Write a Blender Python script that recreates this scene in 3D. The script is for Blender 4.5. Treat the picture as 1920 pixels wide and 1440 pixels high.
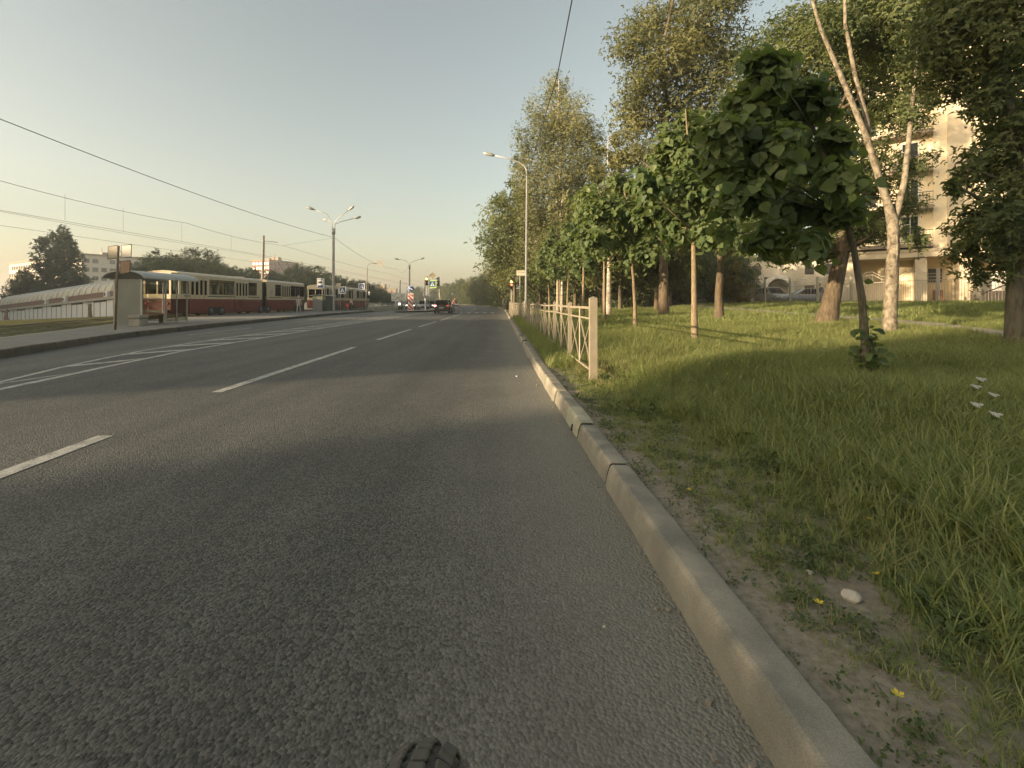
import bpy, bmesh, math, random
import numpy as np
from mathutils import Vector, Matrix
from mathutils import noise as mnoise
PI = math.pi
scene = bpy.context.scene
for o in list(bpy.data.objects):
    bpy.data.objects.remove(o)
COL = scene.collection

# ------------------------------------------------------------------ camera
CAM_H = 1.28
cam_data = bpy.data.cameras.new("camera")
cam = bpy.data.objects.new("camera", cam_data)
COL.objects.link(cam)
cam.location = (0, 0, CAM_H)
cam.rotation_euler = (PI / 2, 0, 0)
cam_data.sensor_fit = 'HORIZONTAL'
cam_data.sensor_width = 36.0
cam_data.lens = 36.0 * 870 / 1920
cam_data.shift_x = 20 / 1920
cam_data.shift_y = -(720 - 566) / 1920
cam_data.clip_start = 0.05
cam_data.clip_end = 4000
scene.camera = cam

# ------------------------------------------------------------------ sky, sun, exposure
SUN_EL = math.radians(8.0)
SUN_TO = Vector((0.891, 0.454, 0)).normalized()        # where the light travels, on the ground
light_dir = Vector((SUN_TO.x * math.cos(SUN_EL), SUN_TO.y * math.cos(SUN_EL), -math.sin(SUN_EL)))
sun_az = math.atan2(-SUN_TO.x, -SUN_TO.y)               # clockwise from +Y
world = bpy.data.worlds.new("World")
scene.world = world
world.use_nodes = True
wn, wl = world.node_tree.nodes, world.node_tree.links
wn.clear()
w_out = wn.new("ShaderNodeOutputWorld")
w_bg = wn.new("ShaderNodeBackground")
w_sky = wn.new("ShaderNodeTexSky")
w_sky.sky_type = 'NISHITA'
w_sky.sun_disc = False
w_sky.sun_elevation = SUN_EL
w_sky.sun_rotation = sun_az
w_sky.altitude = 50
w_sky.air_density = 1.0
w_sky.dust_density = 2.8
w_sky.ozone_density = 1.0
w_bg.inputs["Strength"].default_value = 0.15
w_hsv = wn.new("ShaderNodeHueSaturation")
w_hsv.inputs["Saturation"].default_value = 0.68
wl.new(w_sky.outputs[0], w_hsv.inputs["Color"])
w_tint = wn.new("ShaderNodeMix"); w_tint.data_type = 'RGBA'; w_tint.blend_type = 'MULTIPLY'
w_tint.inputs[0].default_value = 1.0
w_tint.inputs[7].default_value = (0.965, 0.905, 0.765, 1)
wl.new(w_hsv.outputs[0], w_tint.inputs[6])
wl.new(w_tint.outputs[2], w_bg.inputs["Color"])
wl.new(w_bg.outputs[0], w_out.inputs["Surface"])
sun_data = bpy.data.lights.new("sun", 'SUN')
sun_data.energy = 5.0
sun_data.angle = math.radians(0.53)
sun_data.color = (1.0, 0.77, 0.5)
sun = bpy.data.objects.new("sun", sun_data)
COL.objects.link(sun)
sun.location = (-60, -30, 30)
sun.rotation_euler = light_dir.to_track_quat('-Z', 'Y').to_euler()
scene.view_settings.view_transform = 'Standard'
scene.view_settings.look = 'None'
scene.view_settings.exposure = 1.35
scene.view_settings.gamma = 1.0
scene.view_settings.use_curve_mapping = False
scene.render.engine = 'CYCLES'
scene.cycles.max_bounces = 6
scene.cycles.diffuse_bounces = 3
scene.cycles.glossy_bounces = 2
scene.cycles.transmission_bounces = 4
scene.cycles.transparent_max_bounces = 8

# ------------------------------------------------------------------ helpers
def sm(a, b, x):
    t = min(1.0, max(0.0, (x - a) / (b - a)))
    return t * t * (3 - 2 * t)

def interp(tab, y):
    return float(np.interp(y, [p[0] for p in tab], [p[1] for p in tab]))

def tag(o, label=None, cat=None, group=None, kind=None):
    if label: o["label"] = label
    if cat: o["category"] = cat
    if group: o["group"] = group
    if kind: o["kind"] = kind
    return o

def empty(name, loc=(0, 0, 0), rz=0.0, label=None, cat=None, group=None):
    o = bpy.data.objects.new(name, None)
    COL.objects.link(o)
    o.empty_display_size = 0.2
    o.location = loc
    o.rotation_euler = (0, 0, rz)
    return tag(o, label, cat, group)

def link_mesh(name, me, mat=None, parent=None):
    if mat is not None:
        for m in (mat if isinstance(mat, (list, tuple)) else [mat]):
            me.materials.append(m)
    o = bpy.data.objects.new(name, me)
    COL.objects.link(o)
    if parent is not None: o.parent = parent
    return o

def np_mesh(name, V, F, smooth=False):
    """V n x 3, F m x k array (uniform polygon size)"""
    V = np.asarray(V, np.float32); F = np.asarray(F, np.int32)
    me = bpy.data.meshes.new(name)
    m, k = F.shape
    me.vertices.add(len(V)); me.vertices.foreach_set("co", V.ravel())
    me.loops.add(m * k); me.loops.foreach_set("vertex_index", F.ravel())
    me.polygons.add(m); me.polygons.foreach_set("loop_start", np.arange(0, m * k, k, dtype=np.int32))
    me.polygons.foreach_set("loop_total", np.full(m, k, np.int32))
    if smooth: me.polygons.foreach_set("use_smooth", np.ones(m, bool))
    me.update(calc_edges=True)
    return me

class MB:
    """collects shapes into one mesh"""
    def __init__(s):
        s.v = []; s.f = []; s.m = []; s.sm = []
    def add(s, vs, fs, mi=0, smooth=False):
        b = len(s.v); s.v += [tuple(v) for v in vs]
        for f in fs:
            s.f.append([b + i for i in f]); s.m.append(mi); s.sm.append(smooth)
        return s
    def box(s, c, d, rz=0.0, mi=0, M=None):
        x, y, z = d[0] / 2, d[1] / 2, d[2] / 2
        vs = [Vector((a * x, b * y, e * z)) for e in (-1, 1) for b in (-1, 1) for a in (-1, 1)]
        R = M if M is not None else Matrix.Rotation(rz, 3, 'Z')
        vs = [R @ v + Vector(c) for v in vs]
        return s.add(vs, [(0, 2, 3, 1), (4, 5, 7, 6), (0, 1, 5, 4), (2, 6, 7, 3), (0, 4, 6, 2), (1, 3, 7, 5)], mi)
    def bbox(s, a, b, mi=0):
        return s.box([(a[i] + b[i]) / 2 for i in range(3)], [abs(b[i] - a[i]) for i in range(3)], 0, mi)
    def tube(s, pts, rad, n=8, cap=True, mi=0, smooth=True):
        pts = [Vector(p) for p in pts]
        if not isinstance(rad, (list, tuple)): rad = [rad] * len(pts)
        vs = []; prev = None
        for i, p in enumerate(pts):
            t = (pts[min(i + 1, len(pts) - 1)] - pts[max(i - 1, 0)])
            if t.length < 1e-9: t = Vector((0, 0, 1))
            t.normalize()
            if prev is None:
                prev = t.orthogonal().normalized()
                if abs(t.z) > .9: prev = (Vector((1, 0, 0)) - t * t.x).normalized()
            u = (prev - t * prev.dot(t))
            u = u.normalized() if u.length > 1e-6 else t.orthogonal().normalized()
            prev = u; w = t.cross(u)
            for k in range(n):
                a = 2 * PI * k / n
                vs.append(p + (u * math.cos(a) + w * math.sin(a)) * rad[i])
        fs = []
        for i in range(len(pts) - 1):
            for k in range(n):
                fs.append((i * n + k, i * n + (k + 1) % n, (i + 1) * n + (k + 1) % n, (i + 1) * n + k))
        s.add(vs, fs, mi, smooth)
        if cap:
            b = len(s.v) - len(vs)
            s.f.append([b + k for k in range(n)][::-1]); s.m.append(mi); s.sm.append(False)
            s.f.append([b + (len(pts) - 1) * n + k for k in range(n)]); s.m.append(mi); s.sm.append(False)
        return s
    def prism(s, poly, a, b, M=None, mi=0):
        """poly: 2D points (p,q); extruded along third axis a..b. M maps (p,q,r)->world"""
        n = len(poly)
        f = M if M else (lambda p, q, r: (p, q, r))
        vs = [f(p, q, a) for p, q in poly] + [f(p, q, b) for p, q in poly]
        fs = [list(range(n))[::-1], list(range(n, 2 * n))] + [(i, (i + 1) % n, n + (i + 1) % n, n + i) for i in range(n)]
        return s.add(vs, fs, mi)
    def lathe(s, prof, c=(0, 0, 0), n=16, axis='Z', mi=0):
        vs = []
        for r, h in prof:
            for k in range(n):
                a = 2 * PI * k / n; x, y = r * math.cos(a), r * math.sin(a)
                v = {'Z': (x, y, h), 'X': (h, x, y), 'Y': (x, h, y)}[axis]
                vs.append((v[0] + c[0], v[1] + c[1], v[2] + c[2]))
        fs = [(i * n + k, i * n + (k + 1) % n, (i + 1) * n + (k + 1) % n, (i + 1) * n + k) for i in range(len(prof) - 1) for k in range(n)]
        return s.add(vs, fs, mi, True)
    def disc(s, c, r, n=20, axis='Y', mi=0, th=0.01):
        return s.lathe([(0.0001, -th / 2), (r, -th / 2), (r, th / 2), (0.0001, th / 2)], c, n, axis, mi)
    def build(s, name, mat=None, parent=None, bevel=0):
        me = bpy.data.meshes.new(name)
        me.from_pydata(s.v, [], s.f)
        me.polygons.foreach_set("material_index", s.m)
        me.polygons.foreach_set("use_smooth", s.sm)
        bm = bmesh.new(); bm.from_mesh(me)
        bmesh.ops.recalc_face_normals(bm, faces=bm.faces)
        if bevel:
            bmesh.ops.bevel(bm, geom=[e for e in bm.edges if len(e.link_faces) == 2 and e.calc_face_angle(0) > .6], offset=bevel, segments=1, affect='EDGES', clamp_overlap=True)
        bm.to_mesh(me); bm.free()
        me.update()
        return link_mesh(name, me, mat, parent)

def copy_tree(o, parent=None):
    c = o.copy(); COL.objects.link(c)
    c.parent = parent
    for ch in list(o.children): copy_tree(ch, c)
    return c

# ------------------------------------------------------------------ materials
def nmat(name):
    m = bpy.data.materials.new(name); m.use_nodes = True
    nt = m.node_tree
    return m, nt, nt.nodes, nt.links, nt.nodes["Principled BSDF"]

def M(name, col, rough=0.6, metal=0.0, var=0.12, scale=3.0, bump=0.0, bscale=60.0, spec=0.5, coat=0.0):
    m, nt, N, L, B = nmat(name)
    B.inputs["Roughness"].default_value = rough
    B.inputs["Metallic"].default_value = metal
    B.inputs["Specular IOR Level"].default_value = spec
    B.inputs["Coat Weight"].default_value = coat
    tc = N.new("ShaderNodeTexCoord")
    nz = N.new("ShaderNodeTexNoise"); nz.inputs["Scale"].default_value = scale; nz.inputs["Detail"].default_value = 6
    nz.inputs["Roughness"].default_value = 0.65
    L.new(tc.outputs["Object"], nz.inputs["Vector"])
    mp = N.new("ShaderNodeMapRange"); mp.inputs[1].default_value = .3; mp.inputs[2].default_value = .7
    mp.inputs[3].default_value = 1 - var; mp.inputs[4].default_value = 1 + var
    L.new(nz.outputs["Fac"], mp.inputs[0])
    vm = N.new("ShaderNodeVectorMath"); vm.operation = 'SCALE'
    vm.inputs[0].default_value = col[:3]
    L.new(mp.outputs[0], vm.inputs["Scale"])
    L.new(vm.outputs[0], B.inputs["Base Color"])
    if bump:
        nb = N.new("ShaderNodeTexNoise"); nb.inputs["Scale"].default_value = bscale; nb.inputs["Detail"].default_value = 5
        L.new(tc.outputs["Object"], nb.inputs["Vector"])
        bp = N.new("ShaderNodeBump"); bp.inputs["Strength"].default_value = bump; bp.inputs["Distance"].default_value = 0.01
        L.new(nb.outputs["Fac"], bp.inputs["Height"]); L.new(bp.outputs[0], B.inputs["Normal"])
    return m

def glow(name, col, strength):
    m, nt, N, L, B = nmat(name)
    B.inputs["Base Color"].default_value = (*col, 1)
    B.inputs["Emission Color"].default_value = (*col, 1)
    B.inputs["Emission Strength"].default_value = strength
    return m

def glass(name, tint=(.6, .62, .58), refl=0.12, op=0.15, dark=(.05, .055, .05)):
    m, nt, N, L, B = nmat(name)
    N.remove(B)
    out = [n for n in N if n.type == 'OUTPUT_MATERIAL'][0]
    tr = N.new("ShaderNodeBsdfTransparent"); tr.inputs[0].default_value = (*tint, 1)
    gl = N.new("ShaderNodeBsdfGlossy"); gl.inputs["Roughness"].default_value = 0.06
    gl.inputs["Color"].default_value = (.9, .9, .9, 1)
    df = N.new("ShaderNodeBsdfDiffuse"); df.inputs[0].default_value = (*dark, 1)
    lw = N.new("ShaderNodeLayerWeight"); lw.inputs["Blend"].default_value = refl
    m1 = N.new("ShaderNodeMixShader"); m1.inputs[0].default_value = op
    L.new(tr.outputs[0], m1.inputs[1]); L.new(df.outputs[0], m1.inputs[2])
    m2 = N.new("ShaderNodeMixShader")
    L.new(lw.outputs["Fresnel"], m2.inputs[0]); L.new(m1.outputs[0], m2.inputs[1]); L.new(gl.outputs[0], m2.inputs[2])
    L.new(m2.outputs[0], out.inputs[0])
    return m

def leafmat(name, c1, c2, transl=0.35, rough=0.5):
    """c1..c2 is the spread of leaf colours; the per-leaf tint attribute picks between them"""
    m, nt, N, L, B = nmat(name)
    out = [n for n in N if n.type == 'OUTPUT_MATERIAL'][0]
    at = N.new("ShaderNodeAttribute"); at.attribute_name = "tint"
    mx = N.new("ShaderNodeMix"); mx.data_type = 'RGBA'
    mx.inputs[6].default_value = (*c1, 1); mx.inputs[7].default_value = (*c2, 1)
    L.new(at.outputs["Fac"], mx.inputs[0])
    L.new(mx.outputs[2], B.inputs["Base Color"])
    B.inputs["Roughness"].default_value = rough
    B.inputs["Specular IOR Level"].default_value = 0.3
    tl = N.new("ShaderNodeBsdfTranslucent")
    br = N.new("ShaderNodeMix"); br.data_type = 'RGBA'; br.blend_type = 'MULTIPLY'; br.inputs[0].default_value = 1
    br.inputs[7].default_value = (1.5, 1.5, .7, 1)
    L.new(mx.outputs[2], br.inputs[6]); L.new(br.outputs[2], tl.inputs[0])
    ms = N.new("ShaderNodeMixShader"); ms.inputs[0].default_value = transl
    L.new(B.outputs[0], ms.inputs[1]); L.new(tl.outputs[0], ms.inputs[2]); L.new(ms.outputs[0], out.inputs[0])
    return m

MT = {}
def asphalt(name, base, near=True):
    m, nt, N, L, B = nmat(name)
    B.inputs["Roughness"].default_value = .68
    B.inputs["Specular IOR Level"].default_value = .5
    tc = N.new("ShaderNodeTexCoord")
    def noise(sc, det=4, ro=.6):
        n = N.new("ShaderNodeTexNoise"); n.inputs["Scale"].default_value = sc; n.inputs["Detail"].default_value = det
        n.inputs["Roughness"].default_value = ro; L.new(tc.outputs["Object"], n.inputs["Vector"]); return n
    def math_(op, a, b=None, cl=False):
        n = N.new("ShaderNodeMath"); n.operation = op; n.use_clamp = cl
        for i, x in enumerate((a, b)):
            if x is None: continue
            if isinstance(x, (int, float)): n.inputs[i].default_value = x
            else: L.new(x, n.inputs[i])
        return n.outputs[0]
    def mrange(x, a, b, c, d):
        n = N.new("ShaderNodeMapRange"); 
        for i, q in enumerate((a, b, c, d)): n.inputs[i + 1].default_value = q
        L.new(x, n.inputs[0]); return n.outputs[0]
    vo = N.new("ShaderNodeTexVoronoi"); vo.inputs["Scale"].default_value = 78; vo.inputs["Randomness"].default_value = 1
    L.new(tc.outputs["Object"], vo.inputs["Vector"])
    sep = N.new("ShaderNodeSeparateColor"); L.new(vo.outputs["Color"], sep.inputs[0])
    fine = noise(260, 3); mid = noise(1.3, 5); big = noise(.22, 4, .55)
    v = mrange(sep.outputs[0], 0, 1, .42, 1.58)
    v = math_('MULTIPLY', v, mrange(fine.outputs[0], .3, .7, .8, 1.2))
    v = math_('MULTIPLY', v, mrange(mid.outputs[0], .3, .7, .9, 1.1))
    v = math_('MULTIPLY', v, mrange(big.outputs[0], .3, .7, .86, 1.14))
    pos = N.new("ShaderNodeSeparateXYZ"); L.new(tc.outputs["Object"], pos.inputs[0])
    # dust lying along the right kerb, polished wheel tracks
    dx = math_('ADD', pos.outputs[0], mrange(mid.outputs[0], .2, .8, -.12, .12))
    dust = mrange(dx, -.75, .6, 0, 1)
    dust = math_('POWER', math_('MAXIMUM', dust, 0), 1.6)
    v = math_('MULTIPLY', v, math_('ADD', 1.0, math_('MULTIPLY', dust, 1.0)))
    wv = N.new("ShaderNodeMath"); wv.operation = 'SINE'
    L.new(math_('MULTIPLY', math_('ADD', pos.outputs[0], 1.0), 3.5), wv.inputs[0])
    v = math_('MULTIPLY', v, mrange(wv.outputs[0], -1, 1, .94, 1.06))
    # thin wandering cracks and repair seams
    nzw = noise(.7, 3)
    vc = N.new("ShaderNodeTexVoronoi"); vc.feature = 'DISTANCE_TO_EDGE'; vc.inputs["Scale"].default_value = .16
    av = N.new("ShaderNodeVectorMath"); av.operation = 'ADD'; L.new(tc.outputs["Object"], av.inputs[0])
    sv = N.new("ShaderNodeVectorMath"); sv.operation = 'SCALE'; sv.inputs["Scale"].default_value = 1.4
    L.new(nzw.outputs["Color"], sv.inputs[0]); L.new(sv.outputs[0], av.inputs[1]); L.new(av.outputs[0], vc.inputs["Vector"])
    v = math_('MULTIPLY', v, mrange(vc.outputs["Distance"], 0, .0012, .82, 1))
    mp2 = N.new("ShaderNodeMapping"); mp2.inputs["Scale"].default_value = (1.6, .07, 1); L.new(tc.outputs["Object"], mp2.inputs[0])
    stn = N.new("ShaderNodeTexNoise"); stn.inputs["Scale"].default_value = 1.2; stn.inputs["Detail"].default_value = 5; L.new(mp2.outputs[0], stn.inputs["Vector"])
    v = math_('MULTIPLY', v, mrange(stn.outputs[0], .3, .7, .8, 1.2))
    v = math_('MULTIPLY', v, mrange(pos.outputs[0], -9.3, -8.3, 1.3, 1))
    cm = N.new("ShaderNodeVectorMath"); cm.operation = 'SCALE'; cm.inputs[0].default_value = base
    L.new(v, cm.inputs["Scale"])
    dm = N.new("ShaderNodeMix"); dm.data_type = 'RGBA'; dm.inputs[7].default_value = (.25, .235, .19, 1)
    L.new(math_('MULTIPLY', dust, .8), dm.inputs[0]); L.new(cm.outputs[0], dm.inputs[6])
    L.new(dm.outputs[2], B.inputs["Base Color"])
    h = math_('SUBTRACT', 0.5, vo.outputs["Distance"])
    h = math_('ADD', h, math_('MULTIPLY', sep.outputs[1], .5))
    h = math_('ADD', h, math_('MULTIPLY', fine.outputs[0], .25))
    bp = N.new("ShaderNodeBump"); bp.inputs["Strength"].default_value = 1.0; bp.inputs["Distance"].default_value = .009
    L.new(h, bp.inputs["Height"]); L.new(bp.outputs[0], B.inputs["Normal"])
    return m

def stone(name, col, wear=0.2):
    m, nt, N, L, B = nmat(name)
    B.inputs["Roughness"].default_value = .85
    tc = N.new("ShaderNodeTexCoord")
    n1 = N.new("ShaderNodeTexNoise"); n1.inputs["Scale"].default_value = 4; n1.inputs["Detail"].default_value = 8
    n2 = N.new("ShaderNodeTexNoise"); n2.inputs["Scale"].default_value = 220; n2.inputs["Detail"].default_value = 3
    for n in (n1, n2): L.new(tc.outputs["Object"], n.inputs["Vector"])
    r = N.new("ShaderNodeValToRGB")
    r.color_ramp.elements[0].position = .3; r.color_ramp.elements[1].position = .72
    r.color_ramp.elements[0].color = (*[c * (1 - wear * 1.3) for c in col], 1)
    r.color_ramp.elements[1].color = (*[c * (1 + wear) for c in col], 1)
    L.new(n1.outputs[0], r.inputs[0])
    mr = N.new("ShaderNodeMapRange"); mr.inputs[1].default_value = .3; mr.inputs[2].default_value = .7
    mr.inputs[3].default_value = .78; mr.inputs[4].default_value = 1.2; L.new(n2.outputs[0], mr.inputs[0])
    at = N.new("ShaderNodeAttribute"); at.attribute_name = "wear"
    wm = N.new("ShaderNodeMapRange"); wm.inputs[1].default_value = .42; wm.inputs[2].default_value = .6; L.new(n1.outputs[0], wm.inputs[0])
    w2 = N.new("ShaderNodeMath"); w2.operation = 'MULTIPLY'; L.new(wm.outputs[0], w2.inputs[0]); L.new(at.outputs["Fac"], w2.inputs[1])
    wx = N.new("ShaderNodeMix"); wx.data_type = 'RGBA'; wx.inputs[7].default_value = (*[min(1, c * q) for c, q in zip(col, (1.75, 1.6, 1.5))], 1); L.new(w2.outputs[0], wx.inputs[0]); L.new(r.outputs[0], wx.inputs[6])
    vm = N.new("ShaderNodeVectorMath"); vm.operation = 'SCALE'; L.new(wx.outputs[2], vm.inputs[0]); L.new(mr.outputs[0], vm.inputs["Scale"])
    L.new(vm.outputs[0], B.inputs["Base Color"])
    ad = N.new("ShaderNodeMath"); ad.operation = 'ADD'; L.new(n2.outputs[0], ad.inputs[0]); L.new(n1.outputs[0], ad.inputs[1])
    bp = N.new("ShaderNodeBump"); bp.inputs["Strength"].default_value = .35; bp.inputs["Distance"].default_value = .008
    L.new(ad.outputs[0], bp.inputs["Height"]); L.new(bp.outputs[0], B.inputs["Normal"])
    return m

def barkmat(name, c1, c2, sz=(14, 14, 2.5), bump=.6):
    m, nt, N, L, B = nmat(name)
    B.inputs["Roughness"].default_value = .9
    tc = N.new("ShaderNodeTexCoord"); mp = N.new("ShaderNodeMapping"); mp.inputs["Scale"].default_value = sz
    L.new(tc.outputs["Object"], mp.inputs[0])
    n = N.new("ShaderNodeTexNoise"); n.inputs["Scale"].default_value = 1; n.inputs["Detail"].default_value = 7; n.inputs["Roughness"].default_value = .7
    L.new(mp.outputs[0], n.inputs["Vector"])
    r = N.new("ShaderNodeValToRGB"); r.color_ramp.elements[0].position = .36; r.color_ramp.elements[1].position = .6
    r.color_ramp.elements[0].color = (*c1, 1); r.color_ramp.elements[1].color = (*c2, 1)
    L.new(n.outputs[0], r.inputs[0]); L.new(r.outputs[0], B.inputs["Base Color"])
    bp = N.new("ShaderNodeBump"); bp.inputs["Strength"].default_value = bump; bp.inputs["Distance"].default_value = .03
    L.new(n.outputs[0], bp.inputs["Height"]); L.new(bp.outputs[0], B.inputs["Normal"])
    return m

def groundmat():
    m, nt, N, L, B = nmat("soil_and_turf")
    B.inputs["Roughness"].default_value = .95; B.inputs["Specular IOR Level"].default_value = .15
    tc = N.new("ShaderNodeTexCoord")
    def noise(sc, det=6):
        n = N.new("ShaderNodeTexNoise"); n.inputs["Scale"].default_value = sc; n.inputs["Detail"].default_value = det
        n.inputs["Roughness"].default_value = .65; L.new(tc.outputs["Object"], n.inputs["Vector"]); return n
    n1, n2, n3, n4 = noise(2.2), noise(30), noise(.25), noise(160, 3)
    soil = N.new("ShaderNodeValToRGB"); soil.color_ramp.elements[0].color = (.19, .162, .115, 1); soil.color_ramp.elements[1].color = (.36, .315, .24, 1)
    soil.color_ramp.elements[0].position = .3; soil.color_ramp.elements[1].position = .7
    L.new(n2.outputs[0], soil.inputs[0])
    turf = N.new("ShaderNodeValToRGB"); turf.color_ramp.elements[0].color = (.1, .1, .05, 1); turf.color_ramp.elements[1].color = (.2, .19, .105, 1)
    turf.color_ramp.elements[0].position = .3; turf.color_ramp.elements[1].position = .72
    ad = N.new("ShaderNodeMath"); ad.operation = 'ADD'; L.new(n1.outputs[0], ad.inputs[0]); L.new(n2.outputs[0], ad.inputs[1])
    hf = N.new("ShaderNodeMath"); hf.operation = 'MULTIPLY'; hf.inputs[1].default_value = .5; L.new(ad.outputs[0], hf.inputs[0])
    L.new(hf.outputs[0], turf.inputs[0])
    at = N.new("ShaderNodeAttribute"); at.attribute_name = "turf"
    mx = N.new("ShaderNodeMix"); mx.data_type = 'RGBA'
    L.new(at.outputs["Fac"], mx.inputs[0]); L.new(soil.outputs[0], mx.inputs[6]); L.new(turf.outputs[0], mx.inputs[7])
    L.new(mx.outputs[2], B.inputs["Base Color"])
    a2 = N.new("ShaderNodeMath"); a2.operation = 'ADD'; L.new(n2.outputs[0], a2.inputs[0]); L.new(n4.outputs[0], a2.inputs[1])
    bp = N.new("ShaderNodeBump"); bp.inputs["Strength"].default_value = .55; bp.inputs["Distance"].default_value = .02
    L.new(a2.outputs[0], bp.inputs["Height"]); L.new(bp.outputs[0], B.inputs["Normal"])
    return m

MT['road'] = asphalt("asphalt", (.085, .083, .072))
MT['pave'] = M("platform_asphalt", (.2, .19, .165), .9, var=.2, scale=1.5, bump=.3)
MT['path'] = M("concrete_path", (.34, .3, .24), .9, var=.18, scale=3, bump=.3)
def paintmat():
    m, nt, N, L, B = nmat("road_paint")
    B.inputs["Roughness"].default_value = .7
    tc = N.new("ShaderNodeTexCoord"); ns = []
    for sc in (7, 70):
        n = N.new("ShaderNodeTexNoise"); n.inputs["Scale"].default_value = sc; n.inputs["Detail"].default_value = 6; L.new(tc.outputs["Object"], n.inputs["Vector"]); ns.append(n)
    ad = N.new("ShaderNodeMath"); ad.operation = 'ADD'; L.new(ns[0].outputs[0], ad.inputs[0]); L.new(ns[1].outputs[0], ad.inputs[1])
    r = N.new("ShaderNodeValToRGB"); r.color_ramp.elements[0].position = .44; r.color_ramp.elements[0].color = (.5, .485, .43, 1); r.color_ramp.elements[1].position = .6; r.color_ramp.elements[1].color = (.2, .195, .175, 1)
    hf = N.new("ShaderNodeMath"); hf.operation = 'MULTIPLY'; hf.inputs[1].default_value = .5; L.new(ad.outputs[0], hf.inputs[0]); L.new(hf.outputs[0], r.inputs[0])
    L.new(r.outputs[0], B.inputs["Base Color"])
    bp = N.new("ShaderNodeBump"); bp.inputs["Strength"].default_value = .4; bp.inputs["Distance"].default_value = .006; L.new(ns[1].outputs[0], bp.inputs["Height"]); L.new(bp.outputs[0], B.inputs["Normal"])
    return m
MT['mark'] = paintmat()
MT['kerb'] = stone("kerb_granite", (.24, .225, .18))
MT['kerb2'] = stone("kerb_concrete_pale", (.36, .35, .26), .12)
MT['kerbdark'] = stone("kerb_grimy", (.085, .078, .06))
MT['ground'] = groundmat()
MT['galv'] = M("galvanised_steel", (.42, .41, .38), .5, .3, .15, 5)
MT['fence'] = M("cream_fence_paint", (.3, .26, .19), .55, 0, .12, 6, .15)
MT['polec'] = M("concrete_pole", (.3, .28, .24), .9, 0, .2, 2, .3)
MT['dark'] = M("dark_metal", (.05, .05, .048), .5, .2, .15, 5)
MT['black'] = M("black_rubber", (.022, .022, .022), .75, 0, .2, 8)
MT['white'] = M("white_paint", (.72, .71, .68), .45, 0, .06, 3)
MT['cream'] = M("tram_cream_paint", (.54, .45, .3), .4, 0, .1, 2, spec=.5)
MT['red'] = M("tram_red_paint", (.15, .03, .02), .4, 0, .14, 2)
MT['signwhite'] = M("sign_white", (.68, .68, .66), .4, 0, .05, 3)
MT['signblue'] = M("sign_blue", (.03, .09, .28), .4, 0, .08, 3)
MT['signlime'] = M("sign_lime", (.45, .62, .16), .45, 0, .05, 3)
MT['signred'] = M("sign_red", (.42, .07, .05), .4, 0, .1, 3)
MT['signblack'] = M("sign_black", (.03, .03, .03), .5)
MT['signgrey'] = M("sign_back_grey", (.38, .37, .33), .5, .2, .1, 4)
MT['signtan'] = M("sign_tan", (.42, .37, .27), .6, 0, .12, 5)
MT['signbrown'] = M("sign_brown", (.32, .2, .12), .6, 0, .15, 5)
MT['glass'] = glass("window_glass", (.82, .84, .8), .1, .06)
MT['carglass'] = glass("car_glass", (.12, .13, .12), .15, .3, (.02, .02, .02))
MT['shelterglass'] = glass("shelter_glass", (.7, .71, .66), .06, .12, (.2, .2, .18))
# ================================================================== GROUND, ROAD, KERBS
KX = [(-30, .77), (1.27, .754), (3, .727), (4.8, .69), (8.8, .62), (19, .57), (32, .57), (60, .55)]
LK = [(-30, -9), (0, -9.6), (6, -10.2), (10.4, -11.25), (15.8, -13.1), (22.5, -14.3), (32, -15.3), (42, -16), (54, -16.2), (75, -16.0), (90, -16)]
TC = [(-60, -14), (0, -14), (10, -14.6), (15, -16.9), (20, -19), (26, -21.8), (32, -24), (38, -24.45), (400, -24.45)]
def bend(y): return -max(0.0, y - 58) ** 2 * .0009
def kx(y): return interp(KX, y) + bend(y)
def lk(y): return interp(LK, y) + bend(y)
def tcx(y): return interp(TC, y) + bend(y) * .8
def gz(x, y):
    """height of the ground"""
    d = x - kx(y)
    if d > .1:
        far = 1 - sm(52, 75, y)
        z = .125 + sm(.6, 3.6, d) * .2 + sm(3.6, 10, d) * .16 + far * sm(9, 25, d) * .62
        k = min(1, d / 1.5)
        z += .05 * k * mnoise.noise((x * .45, y * .45, 0)) + .018 * min(1, d * 2) * mnoise.noise((x * 2.2, y * 2.2, 5))
        return z
    if x > lk(y) - .06: return -.05
    t = tcx(y)
    z = .06
    if x < t - 7: z = .06 + .04 * mnoise.noise((x * .2, y * .2, 3))
    z -= min(4.5, .00309 * max(0.0, -x - 20) ** 1.6)
    return z

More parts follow.
